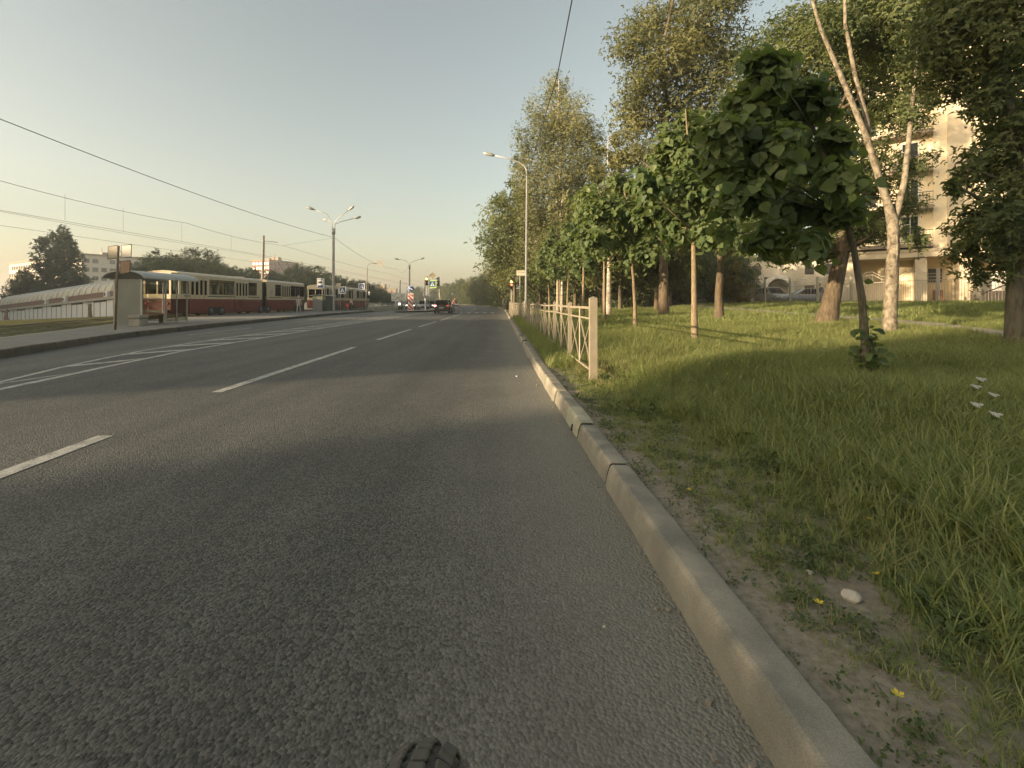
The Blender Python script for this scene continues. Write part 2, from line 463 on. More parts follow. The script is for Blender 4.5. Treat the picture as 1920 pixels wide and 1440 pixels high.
def build_ground():
    ys = list(np.concatenate([[-700, -300, -120, -60], np.arange(-30, 0, 3.), np.arange(0, 16, .16), np.arange(16, 60, .8), np.arange(60, 130, 3.5), [140, 160, 190, 230, 300, 450, 650, 900]]))
    R = [.03, .14, .17, .22] + list(np.arange(.3, 4, .13)) + list(np.arange(4, 16, .3)) + list(np.arange(16, 60, 1.5)) + [70, 90, 130, 200, 350, 600, 900]
    Lq = [-880, -600, -350, -230, -160, -120, -100, -85, -72, -60, -52, -45, -38, -32, -27, -22, -18, -15, -12, -9, -7, -5, -3, -1.5, -.6, -.14, -.05]
    V = []; T = []
    for y in ys:
        a, b = kx(min(y, 250)), lk(min(y, 250))
        xs = [b + q for q in Lq] + [b + .3, (a + b) / 2, a - .3] + [a + q for q in R]
        for x in xs:
            yy = min(max(y, -100), 250)
            z = gz(x, yy) if abs(x) < 560 and y < 600 else -.6
            V.append((x, y, z))
            d = x - a
            if d > 0:
                e = d + .55 * mnoise.noise((x * .9, y * .9, 9)) + .25 * mnoise.noise((x * 3, y * 3, 2))
                T.append(sm(.55, 1.7, e))
            else: T.append(1.0)
    n = len(Lq) + 3 + len(R)
    F = [(j * n + i, j * n + i + 1, (j + 1) * n + i + 1, (j + 1) * n + i) for j in range(len(ys) - 1) for i in range(n - 1)]
    me = np_mesh("ground", V, F, True)
    at = me.attributes.new("turf", 'FLOAT', 'POINT'); at.data.foreach_set("value", T)
    o = link_mesh("ground", me, MT['ground']); tag(o, "grassy ground with bare soil along the kerb", kind='structure')
    return o
build_ground()

def strip(name, fa, fb, z, ys, mat, parent=None, kind='structure', nx=1):
    V = []; 
    for y in ys:
        a, b = fa(y), fb(y)
        for i in range(nx + 1): V.append((a + (b - a) * i / nx, y, z(a + (b - a) * i / nx, y) if callable(z) else z))
    n = nx + 1
    F = [(j * n + i, j * n + i + 1, (j + 1) * n + i + 1, (j + 1) * n + i) for j in range(len(ys) - 1) for i in range(nx)]
    o = link_mesh(name, np_mesh(name, V, F), mat, parent)
    if parent is None: o["kind"] = kind
    return o
yr = list(np.arange(-30, 60, 1.5)) + list(np.arange(60, 330, 5.))
road = strip("road", lambda y: lk(y) - .1, lambda y: kx(y) + .04, 0.0, yr, MT['road'])
tag(road, "worn grey asphalt road with white lane markings")

# ---- markings: thin sheets 4 mm over the road
def mark(name, pts_l, pts_r, z=.004):
    n = len(pts_l)
    V = [(p[0], p[1], z) for p in pts_l] + [(p[0], p[1], z) for p in pts_r]
    F = [(i, n + i, n + i + 1, i + 1) for i in range(n - 1)]
    return link_mesh(name, np_mesh(name, V, F), MT['mark'], road)
DX = [(0, -3.6), (3.4, -3.66), (6.6, -4.03), (13, -4.15), (20, -4.2), (55, -4.2)]
S1 = [(4, -6.95), (6.75, -7.3), (9.2, -7.8), (12.2, -8.3), (22.5, -8.7), (37, -8.65), (57, -8.6)]
S2 = [(4, -7.2), (6.9, -7.75), (8.3, -8.38), (11.8, -9.35), (15.6, -9.75), (25, -9.95), (53, -10.4)]
def line(name, tab, y0, y1, w, step=1.5):
    ys = np.linspace(y0, y1, max(2, int((y1 - y0) / step) + 1))
    return mark(name, [(interp(tab, y) - w / 2, y) for y in ys], [(interp(tab, y) + w / 2, y) for y in ys])
for y0, y1 in ((1.1, 4.43), (6.55, 13.1), (15.6, 21.6), (23.6, 30), (32, 38.2), (40, 50.4)):
    line("lane_dash", DX, y0, y1, .15)
line("solid_line", S1, 3, 57, .14)
line("solid_line", S2, 3, 52, .11)
# hatching between the two solid lines: long slanting bars
for ya in np.arange(5.2, 48, 2.1):
    yb = ya + 1.15; w = .34
    xl, xr = interp(S2, ya) + .06, interp(S1, yb) - .07
    mark("hatch_bar", [(xl, ya), (xr, yb)], [(xl + .02, ya - w * 1.3), (xr, yb - w * 1.6)], .0045)
for y0, y1 in ((17.9, 22.7), (35.5, 41), (46, 52)):
    line("lane_dash", [(0, -11.6), (22, -12.2), (60, -13.0)], y0, y1, .11)
for k in range(9):                                        # zebra at the crossing
    x = -1.05 - .93 * k
    mark("zebra_bar", [(x - .21, 53.0), (x - .21, 57.2)], [(x + .21, 53.0), (x + .21, 57.2)])
mark("stop_line", [(-4.1, 47.3), (-4.1, 47.6)], [(.35, 47.3), (.35, 47.6)])
for y0 in range(64, 200, 9):
    mark("lane_dash", [(-4.2 + bend(y) - .07, y) for y in (y0, y0 + 3, y0 + 6)], [(-4.2 + bend(y) + .07, y) for y in (y0, y0 + 3, y0 + 6)])

# ---- right kerb: separate stones
kerb = empty("kerb"); tag(kerb, "row of weathered granite kerb stones beside the grass", kind='structure')
rng = np.random.default_rng(4)
def kerb_stone(y0, y1, side, mat, parent, h, w, near, notch=False):
    """side=+1: right kerb (road face towards -x); rounded arris, a little uneven"""
    L = y1 - y0
    n = max(2, min(60, int(L / (.055 if near else .9)) + 1))
    prof = [(0, -.06), (.014, h * .45), (.03, h - .022), (.038, h - .008), (.052, h), (w, h - .002), (w + .01, -.06)]
    V = []; F = []
    dz, dx = rng.normal(0, .007), rng.normal(0, .006)
    tilt = rng.normal(0, .007)
    f = kx if side > 0 else lk
    for i in range(n + 1):
        y = y0 + .011 + (L - .022) * i / n
        for (p, q) in prof:
            e = .003 * mnoise.noise((p * 9, y * 5, q * 9)) + .0025 * mnoise.noise((p * 30 + 3, y * 16, q * 30)) if near else 0
            endr = .011 if i in (0, n) else 0
            if near and .1 < q < h + .001 and .02 < p < .06:      # chipped arris
                c_ = mnoise.noise((y * 17, 4.2, y0)) - .18; e += max(0, c_) * .008
                q -= max(0, c_) * .007 * (p > .036)
            V.append((f(y) + side * (p + dx + e + (endr if q > 0 else 0)), y, q + dz + tilt * (i / n - .5) + (e * .8 if q > .05 else 0) - (endr if q > .05 else 0)))
    k = len(prof)
    for i in range(n):
        for j in range(k - 1):
            F.append((i * k + j, i * k + j + 1, (i + 1) * k + j + 1, (i + 1) * k + j))
    mb = MB(); mb.add(V, F, 0, False); mb.add(V[:k], [list(range(k))]); mb.add(V[-k:], [list(range(k))])
    o = mb.build("kerb_stone", mat, parent)
    at = o.data.attributes.new("wear", 'FLOAT', 'POINT'); wv = [(0, .0, .55, 1, .7, 0, 0)[i % k] for i in range((n + 1) * k)] + [0] * (2 * k)
    at.data.foreach_set("value", wv[:len(o.data.vertices)]); return o
# dark dirt-filled core that shows in the joints
cy = list(np.arange(-2.6, 53, .6)); cp = [(.014, -.06), (.028, .07), (.046, .122), (.062, .136), (.158, .134), (.165, -.06)]
V = [(kx(y) + a, y, b) for y in cy for a, b in cp]; F = [(i * 6 + j, i * 6 + j + 1, (i + 1) * 6 + j + 1, (i + 1) * 6 + j) for i in range(len(cy) - 1) for j in range(5)]
link_mesh("mortar", np_mesh("mortar", V, F), M("joint_dirt", (.03, .027, .02), .95), kerb)
for a, b in ((-2.6, .2), (.2, 3.245), (3.275, 4.36)): kerb_stone(a, b, 1, MT['kerb'], kerb, .15, .165, True)
st = kerb_stone(4.37, 5.03, 1, MT['kerb2'], kerb, .158, .165, True); st["label"] = "paler kerb stone with a drain notch"
mb = MB(); mb.tube([(kx(4.62) + .036, 4.62, -.02), (kx(4.62) + .045, 4.62, .05), (kx(4.62) + .06, 4.62, .075)], [.045, .042, .02], 10)
mb.build("drain_notch", M("drain_shadow", (.02, .018, .014), .95), kerb)
y = 5.03
for L in (.92, 1.25, 1.1, 2.0, 1.6, 2.1): kerb_stone(y, y + L, 1, MT['kerb'], kerb, .15, .165, y < 9); y += L
while y < 100:
    if not 53 < y < 56: kerb_stone(y, y + 2.0, 1, MT['kerb'], kerb, .15, .165, False)
    y += 2.0
lkerb = empty("tram_stop_kerb"); tag(lkerb, "grimy dark kerb along the tram stop platform", kind='structure')
y = -4.0
while y < 58:
    kerb_stone(y, y + 1.5, -1, MT['kerbdark'], lkerb, .2, .15, False); y += 1.5
while y < 110:
    kerb_stone(y, y + 3, -1, MT['kerb'], lkerb, .15, .15, False); y += 3

# ---- tram platform, rails
yp = list(np.arange(-20, 59, 1.5))
pav = strip("platform_pavement", lambda y: tcx(y) + 1.35, lambda y: lk(y) - .155, .19, yp, MT['pave'], nx=3)
tag(pav, "grey asphalt tram stop platform")
edge = strip("platform_edge", lambda y: tcx(y) + 1.15, lambda y: tcx(y) + 1.35, .185, yp, MT['path'])
tag(edge, "pale concrete edge of the tram platform")
mb = MB(); V = []
yy = list(np.arange(-20, 200, 2.))
rails = empty("tram_rails"); tag(rails, "rusty tram rails set in low turf", kind='structure')
railm = M("rail_steel", (.09, .07, .05), .45, .5, .2, 6)
for off in (.76, -.76, -2.74, -4.26):
    mb = MB(); P = [(tcx(y) + off, y) for y in yy]; n = len(P)
    prof = [(-.05, -.05), (-.035, .03), (.035, .03), (.05, -.05)]
    V = [(px + a, py, .06 + b) for px, py in P for a, b in prof]
    F = [(i * 4 + k, i * 4 + k + 1, i * 4 + k + 5, i * 4 + k + 4) for i in range(n - 1) for k in range(3)]
    mb.add(V, F); mb.build("rail", railm, rails)
# ---- traffic island in the middle of the road
isl = [(-12.5, 55.2), (-12.75, 56), (-12.6, 58), (-11.2, 75), (-10, 90), (-9.4, 90), (-9.2, 75), (-9.05, 60), (-9.3, 58.2), (-11.6, 55.4)]
mb = MB(); mb.prism(isl, -.03, .16); o = mb.build("traffic_island", MT['pave']); tag(o, "raised traffic island with kerbed edge", kind='structure')
mb = MB()
for i in range(len(isl)):
    a, b = Vector(isl[i]), Vector(isl[(i + 1) % len(isl)])
    d = (b - a); mid = (a + b) / 2
    mb.box((mid.x, mid.y, .08), (d.length + .02, .16, .2), math.atan2(d.y, d.x))
mb.build("island_kerb", MT['kerbdark'], o)

# ---- concrete path across the grass
PP = [(8.6, 6.5), (10.8, 9.7), (12.3, 13.5), (13.6, 18), (14.6, 23), (15.6, 30), (17, 38), (19, 47)]
V = []; F = []
for i, (x, y) in enumerate(PP):
    for sgn in (-1, 1):
        xx = x + sgn * .45; z = gz(xx, y) + .09
        V += [(xx, y, z), ]
F = [(2 * i, 2 * i + 1, 2 * i + 3, 2 * i + 2) for i in range(len(PP) - 1)]
mb = MB(); mb.add(V, F); mb.add([(a, b, c - .14) for a, b, c in V], [tuple(reversed(f)) for f in F])
n = len(V)
sd = [(2 * i, 2 * i + 2, n + 2 * i + 2, n + 2 * i) for i in range(len(PP) - 1)] + [(2 * i + 1, 2 * i + 3, n + 2 * i + 3, n + 2 * i + 1) for i in range(len(PP) - 1)]
mb.add(V + [(a, b, c - .14) for a, b, c in V], sd)
o = mb.build("footpath", MT['path']); tag(o, "narrow concrete path crossing the lawn", kind='structure')
# ================================================================== TREES
def leaf_template(kind):
    if kind == 'heart':     # folded, heart-shaped, 8 verts
        V = np.array([(0, 0, 0), (-.42, .18, .10), (-.5, .5, .12), (-.26, .82, .05), (0, 1.08, -.08), (.26, .82, .05), (.5, .5, .12), (.42, .18, .10), (0, .5, -.02)], float)
        F = np.array([(0, 8, 2, 1), (8, 4, 3, 2), (8, 6, 5, 4), (0, 7, 6, 8)])
    elif kind == 'oval':
        V = np.array([(0, 0, 0), (-.3, .45, .06), (0, 1, -.05), (.3, .45, .06)], float)
        F = np.array([(0, 3, 2, 1)])
    else:                   # cluster: three small leaves on one spray
        V = np.array([(0, 0, 0), (-.2, .32, .04), (0, .62, -.03), (.2, .32, .04),
                      (-.05, .2, .02), (-.5, .36, .12), (-.62, .72, .02), (-.22, .55, 0),
                      (.05, .25, -.02), (.24, .62, 0), (.6, .85, -.08), (.5, .4, -.1)], float)
        F = np.array([(0, 3, 2, 1), (4, 7, 6, 5), (8, 11, 10, 9)])
    return V, F

def unit(a): return a / np.maximum(np.linalg.norm(a, axis=1, keepdims=True), 1e-9)

def leaf_frames(P, Nrm, rg, droop, jit):
    n = len(P)
    N = unit(Nrm + rg.normal(0, jit, (n, 3)))
    ax = np.stack([rg.normal(0, .6, n), rg.normal(0, .6, n), rg.normal(-droop, .45, n)], 1) + Nrm * .35
    ax = unit(ax - N * (ax * N).sum(1, keepdims=True))
    return ax, N, np.cross(ax, N)

def leaves_mesh(name, P, Nrm, size, kind, rg, droop=.8, jit=.5, tint=None):
    T, TF = leaf_template(kind)
    ax, N, si = leaf_frames(P, Nrm, rg, droop, jit)
    n = len(P); s = (size * rg.uniform(.55, 1.3, n))[:, None]
    V = P[:, None, :] + T[None, :, 0, None] * (si * s)[:, None, :] + T[None, :, 1, None] * (ax * s)[:, None, :] + T[None, :, 2, None] * (N * s)[:, None, :]
    k = len(T)
    F = (TF[None] + (np.arange(n) * k)[:, None, None]).reshape(-1, 4)
    me = np_mesh(name, V.reshape(-1, 3), F)
    t = np.clip(rg.normal(.45, .22, n) if tint is None else tint + rg.normal(0, .16, n), 0, 1)
    at = me.attributes.new("tint", 'FLOAT', 'POINT'); at.data.foreach_set("value", np.repeat(t, k).astype(np.float32))
    return me

def env_lobes(env, h0, h1, R, n, rg, lean=(0, 0), flat=.8, core=True):
    """lobes of a crown: env(t) gives the outline radius for t 0..1 from the crown's foot to its tip"""
    L = []
    for i in range(n):
        t = (i + rg.uniform(.1, .9)) / n
        r = R * env(t); a = i * 2.399 + rg.uniform(-.5, .5); q = rg.uniform(.35, .8)
        z = h0 + (h1 - h0) * t
        c = np.array([math.cos(a) * r * q + lean[0] * t, math.sin(a) * r * q + lean[1] * t, z])
        rr = max(.22 * R, r * rg.uniform(.38, .62))
        L.append((c, np.array([rr, rr, rr * flat])))
    return L

def tree_data(H, tr, lobes, nleaf, leaf, kind, rg, trunk=None, clump=.28, per=26, droop=.8, hang=0, twig=True, nb=7, limb0=.35, jit=.5, zmin=0.0, rads=None, reach=99, twigs=0):
    """returns (bark MB, crown mesh, leaf positions, normals)"""
    mb = MB()
    if trunk is None:
        k = 7; trunk = [(rg.normal(0, .012 * H) * (i > 0) * i / k, rg.normal(0, .012 * H) * (i > 0) * i / k, H * .93 * i / k) for i in range(k + 1)]
    tp = [Vector(p) for p in trunk]; m = len(tp) - 1
    rad = [tr * (1.12 if i == 0 else 1) * (1 - .88 * (i / m) ** .9) + .004 for i in range(m + 1)]
    if rads: rad = rads
    tp0 = [tp[0] + Vector((0, 0, -.25)), tp[0] + Vector((0, 0, tr * .6))] + tp[1:]
    rr0 = [rad[0] * 1.12, rad[0]] + rad[1:]
    mb.tube(tp0, rr0, 10 if tr > .05 else 7)
    def at(z):
        for i in range(m):
            if tp[i + 1].z >= z: 
                f = max(0, (z - tp[i].z) / max(1e-6, tp[i + 1].z - tp[i].z)); return tp[i].lerp(tp[i + 1], f), rad[i] + (rad[i + 1] - rad[i]) * f
        return tp[-1], rad[-1]
    P = []; Nn = []; tint = []
    vol = np.array([l[1].prod() ** .7 for l in lobes]); vol = vol / vol.sum()
    for (c, r), w in zip(lobes, vol):
        b, br = at(max(zmin, tp[1].z * .6 + H * .08, c[2] - max(r[0], abs(c[0]) + abs(c[1])) * rg.uniform(limb0, limb0 + .5)))
        cv = Vector(c)
        mid = b.lerp(cv, .5) + Vector((0, 0, .08 * (cv - b).length)) * rg.uniform(-.4, 1)
        if (Vector((cv.x, cv.y, 0)) - Vector((b.x, b.y, 0))).length > reach: b = cv - Vector((0, 0, .6)); mid = b.lerp(cv, .5); br = .01
        mb.tube([b, mid, cv], [max(.006, br * .55), max(.005, br * .33), .006], 5)
        ncl = max(3, int(nleaf * w / per))
        q = unit(rg.normal(0, 1, (ncl, 3))); rad_ = rg.uniform(.25, 1, ncl) ** .55
        cl = c + q * rad_[:, None] * r
        tl = np.clip(rg.normal(.45, .2), 0, 1)
        for j in range(ncl):
            if twig and j % 3 == 0: mb.tube([mid.lerp(cv, rg.uniform(.3, 1)), Vector(cl[j])], [.008 + .004 * tr * 10, .003], 3, False)
            k = int(rg.poisson(per)) + 2
            if twigs:       # leaves hang in rows along arching twigs that poke out of the crown
                st = c * .75 + cl[j] * .25; tip = c + (cl[j] - c) * rg.uniform(.85, 1.15) + np.array([0, 0, rg.uniform(-.1, .08)])
                tt = np.linspace(.15, 1, k)[:, None]; pts = st + (tip - st) * tt + np.array([0, 0, .12]) * (tt * (1 - tt)) * 4 * np.linalg.norm(tip - st)
                mb.tube([Vector(st), Vector(pts[k // 2]), Vector(pts[-1])], [.006, .004, .002], 3, False)
                off = rg.normal(0, twigs, (k, 3)) + np.array([0, 0, -.02])
                P.append(pts + off); Nn.append(unit(off * np.array([1, 1, .3])) * .55 + q[j] * .45 + np.array([0, 0, .5])); tint.append(np.full(k, tl)); continue
            s = clump * np.mean(r)
            off = rg.normal(0, 1, (k, 3)) * s * np.array([1, 1, .75])
            if hang:
                off[:, 2] = off[:, 2] * .6 - np.abs(rg.exponential(hang, k)); off[:, :2] *= .55
            P.append(cl[j] + off); Nn.append(q[j] * .8 + np.array([0, 0, .55]) + off * .4 / max(s, 1e-6) * .5); tint.append(np.full(k, tl))
    P = np.concatenate(P); Nn = unit(np.concatenate(Nn)); tint = np.concatenate(tint)
    keep = rg.permutation(len(P))[:int(nleaf)]
    return mb, P[keep], Nn[keep], tint[keep]

def make_tree(name, label, loc, H, tr, lobes, nleaf, leaf, kind, seed, lm, bm, group=None, rz=0, extra=None, **kw):
    rg = np.random.default_rng(seed)
    jit = kw.get('jit', .5); droop = kw.get('droop', .8)
    if callable(lobes): lobes = lobes(rg)
    mb, P, Nn, ti = tree_data(H, tr, lobes, nleaf, leaf, kind, rg, **kw)
    if extra: extra(mb, rg)
    root = empty(name, loc, rz, label, "tree", group)
    mb.build("trunk", bm, root)
    me = leaves_mesh("crown", P, Nn, leaf, kind, rg, droop, jit, ti)
    link_mesh("crown", me, lm, root)
    return root, P, Nn, ti

LM = {
 'linden': leafmat("linden_leaf", (.08, .125, .05), (.2, .245, .1), .45),
 'birch': leafmat("birch_leaf", (.088, .105, .045), (.2, .2, .09), .35),
 'maple': leafmat("maple_leaf", (.07, .1, .042), (.18, .195, .075), .4),
 'dark': leafmat("dark_leaf", (.055, .08, .04), (.13, .15, .065), .35),
 'ochre': leafmat("ochre_leaf", (.08, .092, .034), (.18, .178, .07), .35),
 'bush': leafmat("bush_leaf", (.12, .11, .04), (.24, .2, .08), .3),
}
BK = {
 'pale': barkmat("young_bark", (.15, .11, .065), (.28, .22, .14), (18, 18, 6)),
 'grey': barkmat("grey_bark", (.07, .06, .042), (.17, .145, .1)),
 'brown': barkmat("brown_bark", (.06, .045, .028), (.16, .12, .075)),
 'birch': barkmat("birch_bark", (.1, .075, .05), (.58, .52, .42), (4, 4, 9), .5),
 'birchwarm': barkmat("peeling_birch_bark", (.06, .042, .026), (.31, .27, .2), (8, 8, 6), .9),
}
def PX(px, Y): return (px - 940) / 870 * Y
def PZ(py, Y): return CAM_H + (566 - py) / 870 * Y
def outline(L, X, Y, z0, dy=0.0, sp=.5, flat=.85, grow=1.0):
    """crown lobes from where they stand in the view (column, row, radius), set at the tree's own distance and given real depth"""
    def f(rg):
        out = []
        for px, py, r in L:
            q = r / 870 * Y * grow
            dd = dy + rg.uniform(-sp, sp)
            out.append((np.array([PX(px, Y + dd) - X, dd, PZ(py, Y + dd) - z0]), np.array([q, q * 1.1, q * flat])))
        return out
    return f
def on_ground(x, y, dz=0): return (x, y, gz(x, y) + dz)
# --- near linden, leaning, in the shade
def linden_lobes(cx, cy, z0, z1, R, n):
    def f(rg):
        L = env_lobes(lambda t: math.sin(PI * (.12 + .8 * t)) ** .7, z0, z1, R, n, rg)
        L = [(c + np.array([cx, cy, 0]), r) for c, r in L]
        L.append((np.array([cx, cy, (z0 + z1) / 2]), np.array([R * .6, R * .6, (z1 - z0) * .38])))
        return L
    return f
def stake(mb, rg): pass
g_row = "young lindens in a row on the verge"
def near_linden():
    X, Y = 4.38, 5.55
    root, P, Nn, ti = make_tree("linden_tree", "nearest young linden with big dark shaded leaves and a leaning grey trunk", on_ground(X, Y), 3.9, .05,
        outline([(1445, 135, 42), (1400, 200, 60), (1500, 200, 68), (1350, 255, 52), (1430, 290, 75), (1530, 295, 75), (1572, 335, 46), (1390, 360, 58), (1480, 385, 68), (1565, 395, 55), (1572, 250, 32), (1338, 310, 28), (1440, 445, 44), (1515, 455, 34), (1420, 115, 26), (1470, 105, 20), (1350, 440, 22)], X, Y, gz(X, Y), -.1, .45, .85, .9), 4300, .125, 'heart', 11, LM['linden'], BK['grey'], g_row,
        trunk=[(0, 0, 0), (-.03, 0, .5), (-.07, 0, 1.0), (-.16, 0, 1.55), (-.3, -.03, 2.0), (-.55, -.08, 2.6), (-.8, -.1, 3.2), (-.9, -.1, 3.7)], clump=.36, per=13, droop=1.0, jit=.45, limb0=.1, zmin=1.95, twigs=.05, twig=False)
    # the largest leaves facing the viewer are separate parts sharing one leaf mesh
    rg = np.random.default_rng(5)
    T, TF = leaf_template('heart')
    lme = []
    for c in range(3):
        me = np_mesh("leaf", T * (1, 1, 1), TF, True); me.materials.append(LM['linden'])
        at = me.attributes.new("tint", 'FLOAT', 'POINT'); at.data.foreach_set("value", np.full(len(T), (.25, .5, .8)[c], np.float32)); lme.append(me)
    base = np.array(root.location)
    toc = np.array([0, 0, CAM_H]) - base
    sc = (P - np.array([-.93, -.15, 2.75])) @ unit(toc[None])[0]
    idx = np.argsort(-sc)[:1300]; idx = rg.permutation(idx)[:285]
    Pp = P[idx] + unit(toc[None])[0] * .03
    ax, N, si = leaf_frames(Pp, unit(Nn[idx] + unit(toc[None])[0] * .3), rg, .9, .55)
    def put(p, a, n, s, c, par=root):
        m = Matrix(((s[0], a[0], n[0], 0), (s[1], a[1], n[1], 0), (s[2], a[2], n[2], 0), (0, 0, 0, 1)))
        o = bpy.data.objects.new("leaf", lme[c]); COL.objects.link(o); o.parent = par
        z = .125 * rg.uniform(.6, 1.3)
        o.matrix_local = Matrix.Translation(Vector(p)) @ m @ Matrix.Diagonal((z, z, z, 1))
    for i in range(len(Pp)): put(Pp[i], ax[i], N[i], si[i], int(rg.integers(3)))
    # leafy shoots at the foot of the trunk
    sh = MB(); Q = []
    for k in range(26):
        a = rg.uniform(0, 2 * PI); hgt = rg.uniform(.15, .68); r = rg.uniform(.02, .15)
        p1 = Vector((math.cos(a) * r, math.sin(a) * r, hgt)); sh.tube([(0, 0, .0), p1 * .6, p1], [.006, .005, .003], 4, False)
        for j in range(6): Q.append(np.array(p1.lerp(Vector((0, 0, .1)), rg.uniform(0, .7))) + rg.normal(0, .05, 3))
    for zz in (.75, .9, 1.12, 1.18):
        Q.append(np.array((rg.normal(-.1, .04), rg.normal(-.08, .03), zz)))
    Q = np.array(Q); sh.build("shoot", BK['brown'], root)
    link_mesh("shoot_leaves", leaves_mesh("shoot_leaves", Q, unit(np.stack([Q[:, 0], Q[:, 1] - .2, np.full(len(Q), .4)], 1)), .09, 'heart', rg, .8, .6), LM['linden'], root)
    return root
near_linden()
# --- second linden, sunlit
X, Y = 4.25, 10.2
r2, P2, N2, t2 = make_tree("linden_tree", "sunlit young linden with straight pale trunk in the open grass", on_ground(X, Y), 5.6, .07,
    outline([(1295, 228, 38), (1255, 255, 28), (1262, 290, 50), (1205, 340, 34), (1340, 300, 55), (1240, 350, 50), (1310, 365, 66), (1370, 375, 45), (1212, 405, 38), (1270, 425, 42), (1340, 435, 45), (1300, 330, 50)], X, Y, gz(X, Y), 0, .7, .85, 1.05), 4000, .15, 'heart', 21, LM['linden'], BK['pale'], g_row,
    trunk=[(0, 0, 0), (-.01, 0, 1), (-.02, 0, 2), (-.03, 0, 2.9), (-.1, 0, 3.7), (-.15, 0, 4.5), (-.2, 0, 5.2)], clump=.4, per=14, droop=1.0, jit=.45, limb0=.15, zmin=2.4, twigs=.07, twig=False)
def protos():
    a, *_ = make_tree("linden_tree", "slim linden with a stake-thin leaning trunk, third along the row", on_ground(4.3, 15.1), 5.5, .07,
        outline([(1165, 345, 34), (1125, 395, 40), (1190, 405, 50), (1232, 415, 34), (1150, 445, 45), (1203, 470, 36), (1110, 445, 30), (1170, 400, 45)], 4.3, 15.1, gz(4.3, 15.1), 0, .9, .85, 1.1), 3800, .16, 'heart', 31, LM['linden'], BK['pale'], g_row,
        trunk=[(.06, 0, 0), (.05, 0, .8), (0, 0, 1.7), (-.08, 0, 2.6), (-.2, 0, 3.6), (-.3, 0, 4.8)], clump=.4, per=14, droop=1.0, jit=.45, limb0=.15, zmin=2.0, twigs=.07, twig=False)
    return a
r3 = protos()
lab = ["linden behind the fourth fence post of the verge row", "linden whose crown half hides the street lamp post", "linden crown low over the middle of the railing",
       "linden near the far end of the railing", "small linden furthest along the verge row"]
for i, (x, y, rz, s, src) in enumerate(((4.35, 19.6, 1.3, 1.1, 3), (4.3, 24.4, 2.9, 1.15, 2), (4.2, 29.3, 4.1, 1.15, 3), (4.3, 35, .7, 1.25, 2), (4.3, 42, 5.2, 1.25, 3))):
    c = copy_tree(r3 if src == 3 else r2); c.location = on_ground(x, y); c.rotation_euler = (0, 0, rz); c.scale = (s, s, s); c["label"] = lab[i]

# --- tall birch beyond the lamp
def birch_env(t): return (.75 - .1 * t) * (1 - t) ** .45 + .12 if t > .12 else .55
make_tree("birch_tree", "tall sunlit birch with hanging foliage rising behind the street lamp", on_ground(5.0, 40), 21.6, .24,
    outline([(1043, 150, 24), (1035, 195, 42), (1075, 212, 38), (1008, 255, 42), (1060, 265, 52), (1105, 248, 28), (990, 318, 32), (1040, 325, 56), (1093, 315, 38), (1000, 385, 38), (1060, 395, 52), (974, 292, 16), (1040, 460, 50), (1112, 298, 22), (1000, 450, 40)], 5.0, 40, gz(5.0, 40), 0, 1.8, .85, 1.1), 31000, .21, 'spray', 41, LM['birch'], BK['birch'],
    clump=.33, per=34, hang=.5, droop=1.2)
# --- big ochre tree, tops out of frame
make_tree("poplar_tree", "tall ochre leaved tree towering over the lindens with a thick dark trunk", on_ground(9.1, 26), 22, .27,
    outline([(1230, 45, 42), (1180, 85, 36), (1262, 112, 48), (1330, 25, 48), (1300, 92, 42), (1200, 150, 36), (1192, 222, 42), (1260, 200, 48), (1332, 162, 48), (1368, 92, 38), (1182, 288, 32), (1240, 290, 48), (1350, 242, 40), (1320, -40, 50), (1378, -25, 38), (1300, 330, 50), (1230, 360, 40)], 9.1, 26, gz(9.1, 26), 0, 1.6, .85, 1.1), 31000, .2, 'spray', 51, LM['ochre'], BK['brown'],
    clump=.33, per=34, droop=.6)
# --- leaning maple behind the near linden
make_tree("maple_tree", "stout maple leaning over the lawn with a thick furrowed trunk", on_ground(10.3, 14.7), 11.5, .29,
    outline([(1430, 105, 46), (1480, 70, 55), (1405, 170, 38), (1540, 45, 58), (1600, 100, 65), (1560, 180, 68), (1635, 185, 55), (1480, 190, 60), (1420, 440, 46), (1482, 462, 42), (1550, 448, 48), (1618, 420, 45), (1655, 335, 48), (1402, 400, 40), (1560, 300, 80), (1450, 300, 80), (1620, 20, 60), (1680, 390, 35), (1655, 430, 25), (1700, 60, 50), (1750, 130, 40), (1730, 0, 60), (1660, 120, 50), (1810, 10, 50)], 10.3, 14.7, gz(10.3, 14.7), .2, 1.2), 29000, .15, 'spray', 61, LM['maple'], BK['brown'],
    trunk=[(0, 0, 0), (.12, 0, .7), (.3, 0, 1.5), (.5, 0, 2.3), (.55, 0, 3.3), (.4, 0, 5), (.1, 0, 7), (-.2, 0, 9), (-.4, 0, 10.6)], clump=.3, per=30, zmin=2.3)
